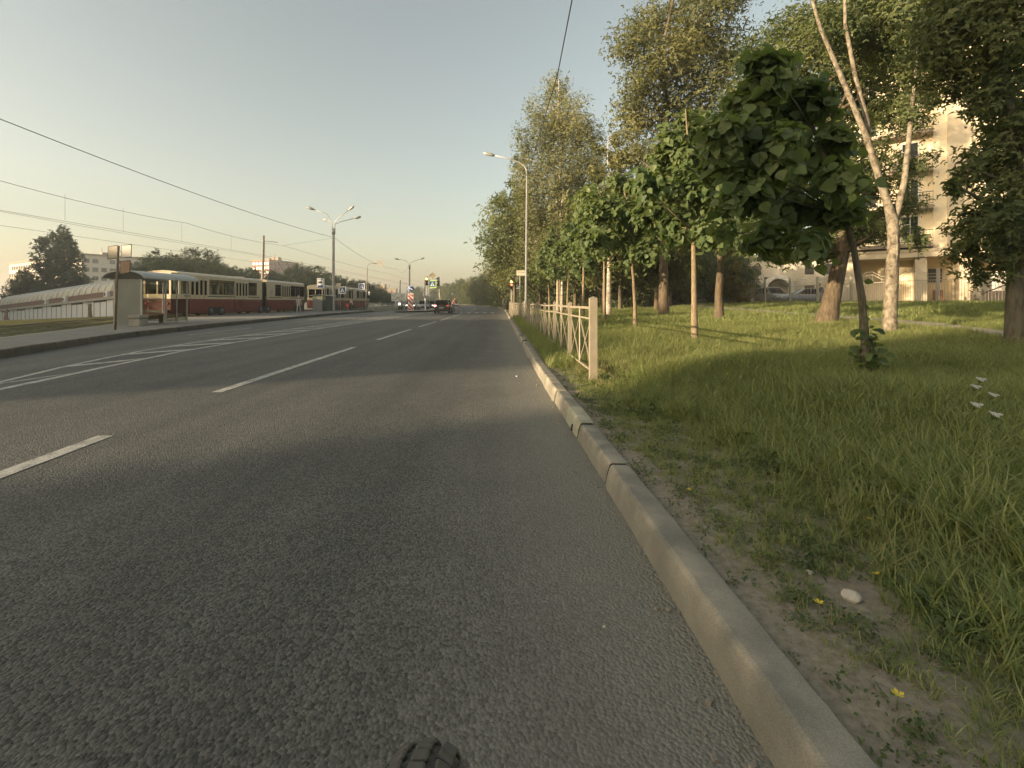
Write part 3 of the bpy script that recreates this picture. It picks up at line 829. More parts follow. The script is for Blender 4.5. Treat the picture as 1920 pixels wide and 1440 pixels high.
# --- forked peeling birch
def forks(mb, rg):
    for pts, r in (([(-.52, 0, 4.5), (-.5, .05, 5.2), (-.75, .1, 6.3), (-1.0, .1, 7.6), (-1.1, 0, 9)], (.06, .075, .065, .05, .03)),
                   ([(.06, 0, 2.6), (.2, 0, 3.05), (.36, 0, 3.7), (.45, 0, 4.5), (.62, .1, 5.4), (.78, .1, 7)], (.08, .095, .085, .075, .055, .03))):
        mb.tube(pts, [q * .78 for q in r], 9)
    for pts in ([(.06, -.12, 1.6), (.08, -.13, 2.1), (.09, -.11, 2.5)],): mb.tube(pts, [.01, .03, .012], 5)
make_tree("birch_tree", "forked birch with peeling golden bark standing in front of the path", on_ground(9.45, 11.3), 9.6, .15,
    outline([(1500, 95, 50), (1560, 60, 60), (1640, 55, 62), (1700, 125, 52), (1715, 60, 58), (1705, 205, 42), (1722, 290, 30), (1722, 438, 22), (1660, 200, 30), (1690, 20, 60), (1590, -10, 60), (1530, 140, 36), (1740, 170, 30)], 9.45, 11.3, gz(9.45, 11.3), .9, .5), 11500, .115, 'spray', 71, LM['maple'], BK['birchwarm'],
    trunk=[(0, 0, 0), (.02, 0, .6), (.06, 0, 1.4), (.1, 0, 2.2), (.08, 0, 2.75), (-.06, 0, 3.25), (-.28, 0, 3.9), (-.6, -.05, 4.8), (-1.15, -.1, 6.0), (-1.75, -.1, 7.4), (-2.1, -.1, 8.6)], rads=[.15, .14, .132, .125, .12, .085, .075, .066, .055, .04, .02], extra=forks, reach=.75, clump=.3, per=28, hang=.12, limb0=.2, droop=1.0)
# --- dark tree at the right edge of the frame
make_tree("elm_tree", "dark shaded tree with drooping boughs and a blackish trunk by the path end", on_ground(8.78, 7.9), 8.8, .17,
    outline([(1760, 50, 62), (1840, 40, 75), (1905, 120, 65), (1775, 135, 42), (1850, 165, 46), (1865, 285, 46), (1812, 315, 24), (1783, 342, 14), (1900, 250, 45), (1865, 395, 46), (1822, 432, 36), (1798, 468, 22), (1868, 470, 40), (1832, 505, 18), (1905, 350, 50), (1920, 200, 60), (1800, -20, 60), (1880, -20, 70), (1935, 430, 50)], 8.78, 7.9, gz(8.78, 7.9), .1, .5, .93),
    14500, .115, 'spray', 81, LM['maple'], BK['grey'], trunk=[(.04, 0, 0), (.02, 0, 1.2), (0, 0, 2.4), (-.04, 0, 3.6), (-.2, 0, 4.4), (-.4, 0, 5.5), (-.5, 0, 8)], clump=.32, per=26, hang=.1, limb0=.3)
# --- leafless tree
mb = MB(); rg = np.random.default_rng(7)
mb.tube([(0, 0, -.2), (.1, 0, 5), (.2, 0, 10), (.1, 0, 15), (.3, 0, 19)], [.22, .18, .12, .07, .02], 7)
for k in range(26):
    z = rg.uniform(7, 18); a = rg.uniform(0, 2 * PI); l = rg.uniform(1.2, 3.0) * (1.15 - z / 22)
    p1 = Vector((math.cos(a) * l * .6, math.sin(a) * l * .6, z + l * .9)); p2 = p1 + Vector((math.cos(a) * l * .5, math.sin(a) * l * .5, l * 1.1))
    mb.tube([(.15, 0, z), p1, p2], [.05, .03, .012], 4)
    for j in range(4):
        q = p1.lerp(p2, rg.uniform(0, 1)); mb.tube([q, q + Vector((rg.normal(0, .5), rg.normal(0, .5), rg.uniform(.5, 1.3)))], [.014, .008], 3)
b = empty("bare_tree", on_ground(12.6, 52), 0, "leafless thin tree showing pale against the sky", "tree"); mb.build("trunk", BK['grey'], b)

# --- tree kinds that repeat
kinds = []
for s, (H, R, lmk, bkk) in enumerate(((12, 4.0, 'dark', 'brown'), (14, 3.6, 'maple', 'grey'), (11, 4.4, 'ochre', 'grey'))):
    r, *_ = make_tree("broadleaf_tree", "proto", (0, 0, 0), H, .22, lambda rg: env_lobes(lambda t: math.sin(PI * (.16 + .8 * t)) ** .55, H * .24, H * .97, R, 26, rg, (0, 0), .85),
                      9000, .36, 'spray', 100 + s, LM[lmk], BK[bkk], clump=.34, per=32, droop=.5)
    kinds.append(r)
r, *_ = make_tree("bushy_tree", "proto", (0, 0, 0), 7, .16, lambda rg: env_lobes(lambda t: math.sin(PI * (.25 + .7 * t)) ** .5, .6, 6.8, 3.6, 24, rg, (0, 0), .85), 9000, .34, 'spray', 170, LM['dark'], BK['brown'], clump=.34, per=32, droop=.5)
kinds.append(r)
used = [False] * 4
def put_tree(k, x, y, z, s, rz, label, group=None, sz=None):
    c = kinds[k] if not used[k] else copy_tree(kinds[k]); used[k] = True
    c.location = (x, y, z); c.rotation_euler = (0, 0, rz); c.scale = (s, s, sz or s); c["label"] = label
    if group: c["group"] = group
    elif "group" in c: del c["group"]
    return c
rg = np.random.default_rng(12)
# roadside row getting smaller with distance
put_tree(1, 1.4, 50, .13, 1.0, .4, "rounded tree bulging over the carriageway beside the street lamp", "trees lining the road beyond the crossing", 1.02)
ORD = ["first", "second", "third", "fourth", "fifth", "sixth", "seventh", "eighth", "ninth", "tenth", "eleventh", "twelfth", "thirteenth", "fourteenth", "fifteenth", "sixteenth", "seventeenth", "eighteenth", "nineteenth"]
gl = "trees lining the road beyond the crossing"
for i, (y, off, k, s) in enumerate(((54, 4.0, 0, .95), (61, 3.2, 2, .95), (70, 2.2, 0, .92), (80, 2.4, 1, .85), (92, 2.4, 2, .95), (106, 2.6, 0, .95), (122, 3, 1, .8), (140, 3, 2, .95), (160, 3, 0, .95), (185, 3, 2, 1), (215, 3, 0, 1), (250, 3, 2, 1))):
    put_tree(k, kx(y) + off, y, .1, s, i * 1.7, ORD[i] + " roadside tree past the street lamp in the row shrinking to the horizon", gl)
for i, (y, off, s_) in enumerate(((57, 5.5, .9), (66, 4.6, 1), (75, 4.2, 1), (86, 4, 1.05), (99, 3.6, 1.1), (113, 3.4, 1.1), (130, 3.5, 1.1), (150, 3.5, 1.2), (172, 4, 1.3), (200, 4, 1.4), (235, 4, 1.5), (275, 5, 1.6), (300, -3, 1.5))):
    put_tree(3, kx(y) + off, y, .05, s_, i * 2.3, "low bushy growth filling the foot of the roadside tree row", "bushes at the foot of the roadside trees")
for i, (x, y) in enumerate(((8.2, 52), (13, 48), (17, 57), (22, 60), (12, 62), (28, 76), (31, 73), (26.6, 53), (34.5, 72))):
    put_tree(3, x, y, gz(x, y), .8, i * 2.3, "dark undergrowth between the trunks of the small wood", "undergrowth of the small wood")
gw = "trees of the small wood behind the lindens"
for i, (x, y, k, s) in enumerate(sorted((((7.5, 47, 0, .95), (10.5, 41, 1, .8), (14, 56, 0, 1.0), (19, 64, 1, 1.0), (24, 72, 0, 1.1), (9, 58, 2, .9), (31, 80, 1, 1.1), (16, 44, 1, .75), (12.5, 70, 0, 1.1), (7.4, 33.5, 1, .72), (12.2, 36.5, 0, .85), (38, 78, 0, 1), (33, 77, 1, 1), (20, 50, 0, .7))), key=lambda q: q[0] / q[1])):
    put_tree(k, x, y, gz(x, y), s, i * 2.1, ORD[i] + " wooded tree behind the lindens, counted from the street lamp towards the flats", gw)
# trunk details under the lindens: slim birch with white bark
for i, (x, y, l) in enumerate(((6.6, 28.5, "birch trunk, white and sunlit, between two lindens of the verge"), (4.9, 37.5, "slim white birch trunk close behind the railing"))):
    r, *_ = make_tree("birch_tree", l, on_ground(x, y), 12, .17 if i == 0 else .13, lambda rg: env_lobes(lambda t: .9 - .5 * t, 4, 11.5, 2.2, 14, rg), 4500, .26, 'spray', 130 + i, LM['birch'], BK['birch'], clump=.35, per=30, hang=.3)
r, *_ = make_tree("maple_tree", "tree with a reddish brown trunk right of the pale linden trunk", on_ground(9.4, 20), 9, .18,
    lambda rg: env_lobes(lambda t: math.sin(PI * (.2 + .75 * t)) ** .6, 3.4, 8.6, 2.6, 18, rg), 8000, .24, 'spray', 140, LM['maple'], BK['brown'], clump=.33, per=30)
r, *_ = make_tree("willow_bush", "pale sunlit willow bush beside the ornate fence", on_ground(22.6, 45), 4.4, .06,
    lambda rg: env_lobes(lambda t: .9 - .6 * t, .6, 4.0, 1.7, 14, rg), 4500, .2, 'spray', 150, LM['bush'], BK['brown'], clump=.35, per=26, hang=.15)
r["category"] = "bush"
put_tree(1, -46, 24, .1, .55, 0, "unseen tree across the rails, added to shade the tail of the first tram", None, .6)  # this and the next trees are out of frame, added to shade tram and shelter
put_tree(2, -52, 33.5, .1, .7, 0, "unseen tree across the rails, added to shade the middle of the first tram", None, .75)
put_tree(0, -41, 9.2, .1, .62, 0, "unseen tree beside the tram rails near the viewer, added to shade the stop", None, .58)
# left: tall tree in front of the flats, the belt behind the trams
r, *_ = make_tree("birch_tree", "tall dark tree with a notched top in front of the pale flats", (-110, 113, -3.8), 23.5, .4,
    lambda rg: env_lobes(lambda t: 1.0 - .72 * t + .12 * math.sin(11 * t), 2.0, 22.5, 9.0, 34, rg, (3, 0), .8), 14000, .75, 'spray', 160, LM['dark'], BK['grey'], clump=.3, per=34, hang=.5)
put_tree(0, -116, 112, -3.6, .72, 1, "small dark round tree at the left end of the pavilion roof", None, .95)
put_tree(1, -92, 116, -3.4, .85, 2, "bushy dark tree between the tall tree and the grey flats")
gb = "trees of the belt behind the trams"
def belt(px, top, Y, k, i, w=1.0, label=''):
    x = (px - 940) / 870 * Y; zt = 1.28 + (566 - top) / 870 * Y; H = (12, 14, 11)[k]
    z = gz(x, Y); s = (zt - z) / (H * 1.04)
    put_tree(k, x, Y, z, max(s * w, .8), i * 1.9, label, gb, s)
pts = [(250, 490, 105), (292, 465, 108), (328, 472, 112), (372, 464, 110), (345, 480, 98), (405, 478, 116), (440, 497, 118), (470, 498, 125), (505, 502, 128), (535, 506, 120), (560, 492, 128), (590, 497, 126), (618, 508, 130),
       (640, 515, 134), (662, 522, 138), (680, 525, 142), (700, 530, 140), (716, 541, 150), (735, 549, 158), (420, 500, 96), (520, 515, 108), (600, 515, 110), (480, 512, 104), (655, 535, 118), (690, 545, 122), (262, 505, 92), (310, 492, 94), (385, 495, 95), (560, 520, 100), (728, 556, 130)]
sky_ = sorted(p[0] for p in pts[:19])
for i, (px, top, Y) in enumerate(pts):
    l = ORD[sky_.index(px)] + " treetop of the dark belt behind the trams, counted from the timetable pole" if i < 19 else "lower tree filling the belt behind the trams below its skyline"
    belt(px, top, Y, (0, 1, 0, 2)[i % 4] if i % 7 else 0, i, 1.05, l)
gf = "low trees along the horizon"
for i, (px, top) in enumerate(((742, 556), (770, 558), (800, 556), (826, 554), (850, 553), (872, 553), (760, 562), (815, 561), (862, 560))):
    l = ORD[sorted((742, 770, 800, 826, 850, 872, 760, 815, 862)).index(px)] + " hazy low tree on the horizon, counted from the billboard towards the roadside row"
    Y = 250 + 12 * (i % 4); x = (px - 940) / 870 * Y; zt = 1.28 + (566 - top) / 870 * Y
    put_tree((0, 2, 1)[i % 3], x, Y, -.5, .8, i * 1.3, l, gf, max(.25, (zt + .5) / 12))
# ================================================================== BUILDINGS
def frame(o, d):
    """local frame for a facade: origin o (x,y,z), direction d along it; returns f(u, out, h)->world"""
    d = Vector((d[0], d[1], 0)).normalized(); n = Vector((d.y, -d.x, 0))
    return d, n
def wallmat(name, col, var=.08): return M(name, col, .85, 0, var, 1.2, .15, 30)
MT['facade'] = wallmat("cream_render", (.85, .73, .52))
MT['facade2'] = wallmat("beige_render", (.6, .51, .37))
MT['pale'] = wallmat("pale_panel", (.6, .55, .46))
MT['brick'] = wallmat("red_brick", (.34, .16, .1), .2)
MT['winframe'] = M("window_frame_white", (.7, .68, .63), .5)
MT['winglass'] = glass("flat_window_glass", (.05, .055, .055), .18, .55, (.03, .035, .035))
MT['winfar'] = M("far_window", (.1, .095, .085), .25, 0, .5, .4)
MT['slab'] = M("balcony_slab", (.3, .24, .18), .85)

# --- flats on the right, with local x along the facade, local y outwards (towards the viewer)
A, B2 = Vector((31.5, 42.7)), Vector((46, 30.7))
d = (B2 - A).normalized(); ang = math.atan2(d.y, d.x)
bz = 1.0
flats = empty("apartment_building", (A.x, A.y, bz), ang, "tall cream block of flats with balconies behind the ornate fence", "building")
Lb = 22.0
# local -y faces the viewer
mb = MB()
mb.bbox((0, .35, 4.75), (6.05, 12, 26)); mb.bbox((6.05, 0, 4.75), (6.9, 12, 26)); mb.bbox((8.3, .12, 4.75), (Lb, 12, 26))
mb.bbox((0, 3.2, -1), (Lb, 12, 4.7))
mb.build("wall", MT['facade'], flats)
mb = MB(); mb.bbox((6.9, -.25, 4.75), (8.3, .2, 26)); mb.build("pilaster", MT['facade2'], flats)
mb = MB(); mb.bbox((-.3, -.55, 4.05), (Lb, 3.3, 4.74)); mb.bbox((-.35, -.62, 4.5), (Lb, -.5, 4.72)); mb.build("cornice", MT['facade2'], flats)
for u in (.2, 4.9, 7.6, 11.2, 15.2, 19): 
    mb = MB(); mb.bbox((u, -.3, -1), (u + .75, 3.1, 4.04)); mb.build("pillar", MT['facade2'], flats)
for u, w, h0, h1, mt in ((5.9, .9, 2.0, 3.2, 'winfar'), (1.6, 2.2, .2, 3.0, 'facade'), (9.0, 1.8, .1, 2.8, 'winframe'), (12.6, 2, .1, 3, 'winfar')):
    mb = MB(); mb.bbox((u, 3.05, h0), (u + w, 3.18, h1)); mb.build("ground_floor_panel", MT[mt], flats)
mb = MB(); mb.bbox((6.1, 1.6, -.2), (6.75, 2.0, 1.3)); mb.build("entrance_door", M("brown_door", (.25, .1, .05), .6), flats)
fr, gg = {}, {}
def add_window(u, z, w, h, y0):
    if (w, h) not in fr:
        m = MB()
        for a, b in (((-w / 2 - .08, -.06, 0), (-w / 2, .04, h)), ((w / 2, -.06, 0), (w / 2 + .08, .04, h)), ((-w / 2 - .08, -.06, h), (w / 2 + .08, .04, h + .08)), ((-w / 2 - .14, -.14, -.1), (w / 2 + .14, .04, 0)), ((-.03, -.05, 0), (.03, .03, h)), ((-w / 2, -.045, h * .66), (-.03, .03, h * .66 + .05))):
            m.bbox(a, b)
        fr[(w, h)] = m.build("window", MT['winframe'], flats); gg[(w, h)] = MB().bbox((-w / 2, -.012, 0), (w / 2, .02, h)).build("pane", MT['winglass'], fr[(w, h)])
        o, p = fr[(w, h)], gg[(w, h)]
    else:
        o = fr[(w, h)].copy(); COL.objects.link(o); o.parent = flats
        p = gg[(w, h)].copy(); COL.objects.link(p); p.parent = o
    o.location = (u, y0 - .03, z); return o
for fl in range(6):
    z0 = 5.3 + 3.15 * fl
    for u in (9.6, 12.6, 15.6, 19): add_window(u, z0 + .7, 1.0, 1.55, .12)
    add_window(1.8, z0 + .3, 1.0, 2.0, .35); add_window(4.6, z0 + .3, 1.0, 2.0, .35)
    mb = MB(); mb.bbox((.2, -1.0, z0 - .42), (6.0, .34, z0 - .12)); mb.build("balcony_slab", MT['slab'], flats)
    mb = MB(); mb.bbox((.2, -1.0, z0 + .92), (6.0, -.95, z0 + .97)); mb.bbox((.2, -1.0, z0 + .45), (6.0, -.96, z0 + .48)); mb.bbox((.2, -1, z0 - .02), (6, -.96, z0 + .02))
    for k in range(30): mb.bbox((.25 + .197 * k, -.99, z0), (.27 + .197 * k, -.97, z0 + .93))
    mb.build("balcony_railing", MT['dark'], flats)
# entrance stair, handrail, blue posts, hanging advert
mb = MB()
for k in range(7): mb.bbox((8.2, -2.2 + .28 * k, -1), (12.4, -1.9 + .28 * k + .3, .12 + .17 * k))
mb.build("stair", MT['slab'], flats)
mb = MB(); mb.tube([(8.3, -3.1, .75), (11.6, -2.6, 2.5)], .05, 6); mb.tube([(8.3, -3.1, -.3), (8.3, -3.1, .75)], .03, 5); mb.tube([(11.6, -2.6, .4), (11.6, -2.6, 2.5)], .03, 5); mb.build("handrail", MT['dark'], flats)
for u in (11.7, 13.6):
    mb = MB(); mb.bbox((u, -2.6, -.5), (u + .28, -2.35, 4.0)); mb.build("blue_post", M("blue_post_paint", (.05, .1, .28), .5), flats)
mb = MB(); mb.prism([(0, 0), (1.1, -2.0), (4.2, -2.0), (4.2, 0)], -.06, .06, lambda p, q, r: (9.3 + p, -.9 + r, 10.0 + q))
sg = mb.build("hanging_sign", MT['signgrey'], flats)
mb = MB(); mb.lathe([(.42, -.02), (.58, -.02), (.58, .02), (.42, .02), (.42, -.02)], (11.0, -.985, 9.2), 20, 'Y'); mb.tube([(10.6, -.985, 9.6), (11.4, -.985, 8.8)], .05, 6); mb.build("ring_mark", MT['signwhite'], sg)
mb = MB(); mb.bbox((14.2, -.9, 9.2), (15.6, -.8, 11.8)); mb.build("orange_sign", M("orange_sign", (.55, .16, .05), .5), flats)

# --- white low building further back with an arched entrance
wb = empty("white_building", (39.2, 66, 1.2), -.35, "white low building with an arched porch behind the parked cars", "building")
mb = MB(); mb.bbox((-3.6, 0, -1), (-1.6, 9, 6.2)); mb.bbox((1.6, 0, -1), (14, 9, 6.2)); mb.bbox((-1.6, 0, 3.6), (1.6, 9, 6.2)); mb.bbox((-1.6, 1.4, -1), (1.6, 9, 3.6)); mb.build("wall", MT['pale'], wb)
mb = MB(); pts = [(-1.9, 0), (-1.9, 2.2)] + [(1.9 * math.cos(a), 2.2 + 1.7 * math.sin(a)) for a in np.linspace(PI, 0, 9)] + [(1.9, 0), (1.35, 0), (1.35, 2.1)] + [(1.35 * math.cos(a), 2.1 + 1.2 * math.sin(a)) for a in np.linspace(0, PI, 9)] + [(-1.35, 0)]
mb.prism(pts, -1.2, -.02, lambda p, q, r: (p, r, q)); mb.build("porch_arch", MT['winframe'], wb)
mb = MB(); mb.bbox((-3.8, -.3, 6.2), (14.2, 9.2, 6.6)); mb.build("roof", MT['slab'], wb)
for u in (-3.1, 3.4, 5.8, 8.2, 10.6):
    for z in (1.0, 3.9):
        mb = MB(); mb.bbox((u, -.05, z), (u + 1.1, .03, z + 1.4)); mb.build("window", MT['winfar'], wb)

# --- the long pale block at the left, lit on its front
def block(name, label, C, dirf, Lf, Ls, z0, z1, rows, mat, group=None, wh=1.5, cols=(22, 14), flip=True):
    """C: corner nearest the viewer; front runs along dirf, the side runs square to it, away from the viewer"""
    d = Vector((dirf[0], dirf[1], 0)).normalized(); s = Vector((d.y, -d.x, 0))
    if s.y < 0 and flip: s = -s
    root = empty(name, (C[0], C[1], z0), 0, label, "building", group)
    H = z1 - z0
    W = lambda a, b, h: d * a + s * b + Vector((0, 0, h))
    mb = MB(); mb.add([W(0, 0, 0), W(Lf, 0, 0), W(Lf, Ls, 0), W(0, Ls, 0), W(0, 0, H), W(Lf, 0, H), W(Lf, Ls, H), W(0, Ls, H)], [(0, 1, 5, 4), (1, 2, 6, 5), (2, 3, 7, 6), (3, 0, 4, 7), (4, 5, 6, 7)])
    mb.build("wall", mat, root)
    mb = MB(); e = .5
    mb.add([W(-e, -e, H), W(Lf + e, -e, H), W(Lf + e, Ls + e, H), W(-e, Ls + e, H), W(-e, -e, H + .7), W(Lf + e, -e, H + .7), W(Lf + e, Ls + e, H + .7), W(-e, Ls + e, H + .7)], [(0, 1, 5, 4), (1, 2, 6, 5), (2, 3, 7, 6), (3, 0, 4, 7), (4, 5, 6, 7), (3, 2, 1, 0)])
    for a, b, hh in ((.2, .4, 2.6), (.32, .5, 1.8), (.62, .5, 2.8), (.85, .45, 2)): 
        p = W(Lf * a, Ls * b, H + .6 + hh / 2); mb.box(p, (2.5, 2.5, hh), math.atan2(d.y, d.x))
        mb.tube([W(Lf * a + 3, Ls * b, H), W(Lf * a + 3, Ls * b, H + hh + 3)], .12, 4)
    mb.build("roof", MT['slab'], root)
    wm = {}
    for side, (n, Lx) in enumerate(((cols[0], Lf), (cols[1], Ls))):
        dd = d if side == 0 else s; nn = -s if side == 0 else -d
        w = Lx / n * .62
        m = MB().box((0, 0, 0), (w, .25, wh), 0)
        m.box((0, 0, 0), (.12, .32, wh), 0)
        me = None
        for r in range(rows):
            for c in range(n):
                if random.random() < .06: continue
                pos = dd * ((c + .5) * Lx / n) + nn * .05 + Vector((0, 0, H - (r + .62) * (H - 1.5) / rows))
                if me is None:
                    o = m.build("window", MT['winfar'], root); me = o.data
                else:
                    o = bpy.data.objects.new("window", me); COL.objects.link(o); o.parent = root
                o.location = pos; o.rotation_euler = (0, 0, math.atan2(dd.y, dd.x))
    return root
random.seed(3)
block("apartment_block", "long pale block of flats, sunlit, at the left edge behind the pavilion", (-169, 187), (-.856, .516), 95, 34, -6, 20.2, 7, MT['pale'], cols=(26, 12), wh=1.7)
block("apartment_tower", "distant reddish brick tower rising over the dark tree belt", (-150, 300), (-.95, .3), 14, 26, 0, 28, 9, MT['brick'], cols=(5, 8), wh=1.5)
block("apartment_tower", "small far tower at the end of the tree belt", (-84, 330), (-.95, .3), 3, 5, 0, 10.5, 5, MT['slab'], cols=(2, 2), wh=1.2)
block("apartment_block", "flat far building low on the horizon behind the billboard", (-60, 260), (-1, .05), 4.5, 10, -.5, 5.6, 3, M('grey_far_wall', (.13, .12, .11), .9), cols=(10, 3), wh=1.4)
# unseen blocks out of frame, added for the long shadows they cast
block("apartment_block", "unseen long high block across the tram lines, added to shade the road near the viewer", (-60, -26.1), (.42, -.9), 80, 14, 0, 26, 8, MT['pale'], cols=(18, 4), wh=1.6, flip=False)
block("apartment_block", "unseen very long block far to the side, added to shade the pavilion and trams", (-140, 108), (0, -1), 112, 14, -4, 29, 9, MT['pale'], cols=(30, 4), wh=1.6, flip=False)
low = block("unseen_low_building", "unseen long low building across the tram lines, added to shade the road and verge", (-60, -.5), (-.03, -1), 21.2, 16, 0, 9.6, 3, MT['brick'], cols=(9, 4), wh=1.7)  # low block out of view, put in to shade beyond the lit band

# --- pavilion with a barrel roof
p0, p1 = Vector((-97, 89.5)), Vector((-50.6, 62.5))
d = (p1 - p0); Lp = d.length; ang = math.atan2(d.y, d.x)
za, zb = -3.2, -.75
pv = empty("pavilion", (p0.x, p0.y, za), ang, "long low pavilion with a ribbed translucent barrel roof and white panels", "building")
def zs(u): return (zb - za) * u / Lp
mb = MB()
def quadbar(mb, u0, u1, y0, y1, h0, h1, mi=0):
    vs = [(u0, y0, zs(u0) + h0), (u1, y0, zs(u1) + h0), (u1, y1, zs(u1) + h0), (u0, y1, zs(u0) + h0), (u0, y0, zs(u0) + h1), (u1, y0, zs(u1) + h1), (u1, y1, zs(u1) + h1), (u0, y1, zs(u0) + h1)]
    mb.add(vs, [(0, 1, 5, 4), (1, 2, 6, 5), (2, 3, 7, 6), (3, 0, 4, 7), (4, 5, 6, 7), (3, 2, 1, 0)], mi)
quadbar(mb, 0, Lp, .3, 8, -1, 3.1); mb.build("wall", MT['signgrey'], pv)
mb = MB(); quadbar(mb, -.3, Lp + .3, -.25, .32, 2.62, 2.95); mb.build("awning", MT['signgrey'], pv)
mb = MB(); quadbar(mb, 0, Lp, .05, .29, 2.96, 3.75); mb.build("fascia", M("red_brown_fascia", (.17, .105, .085), .7), pv)
# roof: half barrel with ribs
seg = 10; nu = 25; V = []; F = []
for i in range(nu):
    u = Lp * i / (nu - 1)
    for k in range(seg + 1):
        a = PI * k / seg
        V.append((u, 3.4 - 3.35 * math.cos(a), zs(u) + 3.76 + 2.0 * math.sin(a) ** .8))
for i in range(nu - 1):
    for k in range(seg): F.append((i * (seg + 1) + k, i * (seg + 1) + k + 1, (i + 1) * (seg + 1) + k + 1, (i + 1) * (seg + 1) + k))
mb = MB(); mb.add(V, F, 0, True); mb.add(V[-(seg + 1):], [list(range(seg + 1))]); mb.add(V[:seg + 1], [list(range(seg + 1))])
rf = mb.build("roof", M("roof_sheet", (.5, .47, .38), .5, 0, .15, .35), pv)
for i in range(nu):
    u = Lp * i / (nu - 1); mb = MB()
    mb.tube([(u, 3.4 - 3.4 * math.cos(PI * k / seg), zs(u) + 3.78 + 2.03 * math.sin(PI * k / seg) ** .8) for k in range(seg + 1)], .05, 4)
    mb.build("roof_rib", MT['white'], rf)
panelm = M("white_panel", (.62, .63, .64), .5, 0, .05, .5)
for i in range(26):
    u0 = Lp * i / 26; u1 = Lp * (i + 1) / 26
    if i == 24: continue
    mb = MB(); quadbar(mb, u0 + .04, u1 - .04, .1, .28, .0, 2.35 if i % 4 in (1, 2) else 2.6); mb.build("panel", panelm, pv)
    if i % 4 in (1, 2):
        mb = MB(); quadbar(mb, u0 + .1, u1 - .1, .08, .26, 2.37, 2.58); mb.build("shutter_box", MT['dark'], pv)
    mb = MB(); quadbar(mb, u0 - .035, u0 + .035, .06, .29, -.2, 2.6); mb.build("post", MT['dark'], pv)
mb = MB(); quadbar(mb, Lp * 24 / 26 + .2, Lp * 25 / 26 - .1, .15, .28, 0, 2.2); mb.build("door", MT['white'], pv)
for u in (Lp * .47, Lp * .62, Lp * .9):
    mb = MB(); mb.box((u, -.15, zs(u) + 3.35), (1.2, .4, .75)); ac = mb.build("air_conditioner", MT['white'], pv, .03)
    mb = MB(); mb.disc((u - .15, -.37, zs(u) + 3.35), .27, 14, 'Y', 0, .04); mb.build("fan_grille", MT['dark'], ac)

# ================================================================== FENCES
# verge railing: posts, rails, crossed bars
rail_x = lambda y: 1.33 if y > 6 else 1.33
fence = empty("roadside_railing", (0, 0, 0), 0, "cream steel railing with crossed bars along the kerb", "fence")
ysx = [6.73, 8.94, 11.4, 13.9, 16.4, 18.9, 21.4, 23.9, 26.4, 28.9, 31.4]
def fx(y): return 1.33 + (y - 6.73) * -.004
def fence_run(pts, parent, zfun, postw=.07, H=1.13, first=False):
    for i, (x, y) in enumerate(pts):
        z = zfun(x, y); w = .105 if (i == 0 and first) else postw
        mb = MB(); hh = H + (.07 if i == 0 and first else .0)
        mb.box((x, y, z + hh / 2 - .1), (w, w, hh + .2)); mb.add([(x - w / 2, y - w / 2, z + hh), (x + w / 2, y - w / 2, z + hh), (x + w / 2, y + w / 2, z + hh), (x - w / 2, y + w / 2, z + hh), (x, y, z + hh + .03)], [(0, 1, 4), (1, 2, 4), (2, 3, 4), (3, 0, 4)])
        mb.build("post", MT['fence'], parent)
    for (xa, ya), (xb, yb) in zip(pts[:-1], pts[1:]):
        a, b = Vector((xa, ya, zfun(xa, ya))), Vector((xb, yb, zfun(xb, yb)))
        d = (b - a); u = d.normalized()
        at = lambda s, h: a + d * s + Vector((0, 0, h))
        for h, r in ((1.06, .026), (.9, .018), (.14, .02)):
            mb = MB(); mb.tube([at(0, h) + u * .05, at(1, h) - u * .05], r, 4, True, 0, False); mb.build("rail", MT['fence'], parent)
        for s in (.5,):
            mb = MB(); mb.tube([at(s, .14), at(s, 1.05)], .014, 4, True, 0, False); mb.build("upright", MT['fence'], parent)
        for s0, s1 in ((.05, .5), (.5, .95)):
            for h0, h1 in ((.15, .9), (.9, .15)):
                mb = MB(); mb.tube([at(s0, h0), at(s1, h1)], .013, 4, True, 0, False); mb.build("cross_bar", MT['fence'], parent)
fpts = [(fx(y), y) for y in ysx]
fence_run(fpts, fence, gz, first=True)
f2 = empty("roadside_railing", (0, 0, 0), 0, "short sunlit railing stepping towards the kerb before the crossing", "fence")
fence_run([(1.2, 31.9), (.92, 32.1), (.66, 32.3)], f2, gz)
mb = MB(); [mb.box((1.2 - .04 * k, 31.93 + .03 * k, .13 + .6), (.022, .02, .9)) for k in range(14)]; o = mb.build("upright_bars", MT['fence'], f2)
f3 = empty("roadside_railing", (0, 0, 0), 0, "far continuation of the railing up to the traffic light", "fence")
fence_run([(.8, y) for y in (33.5, 36, 38.5, 41, 43.5, 46)], f3, gz)

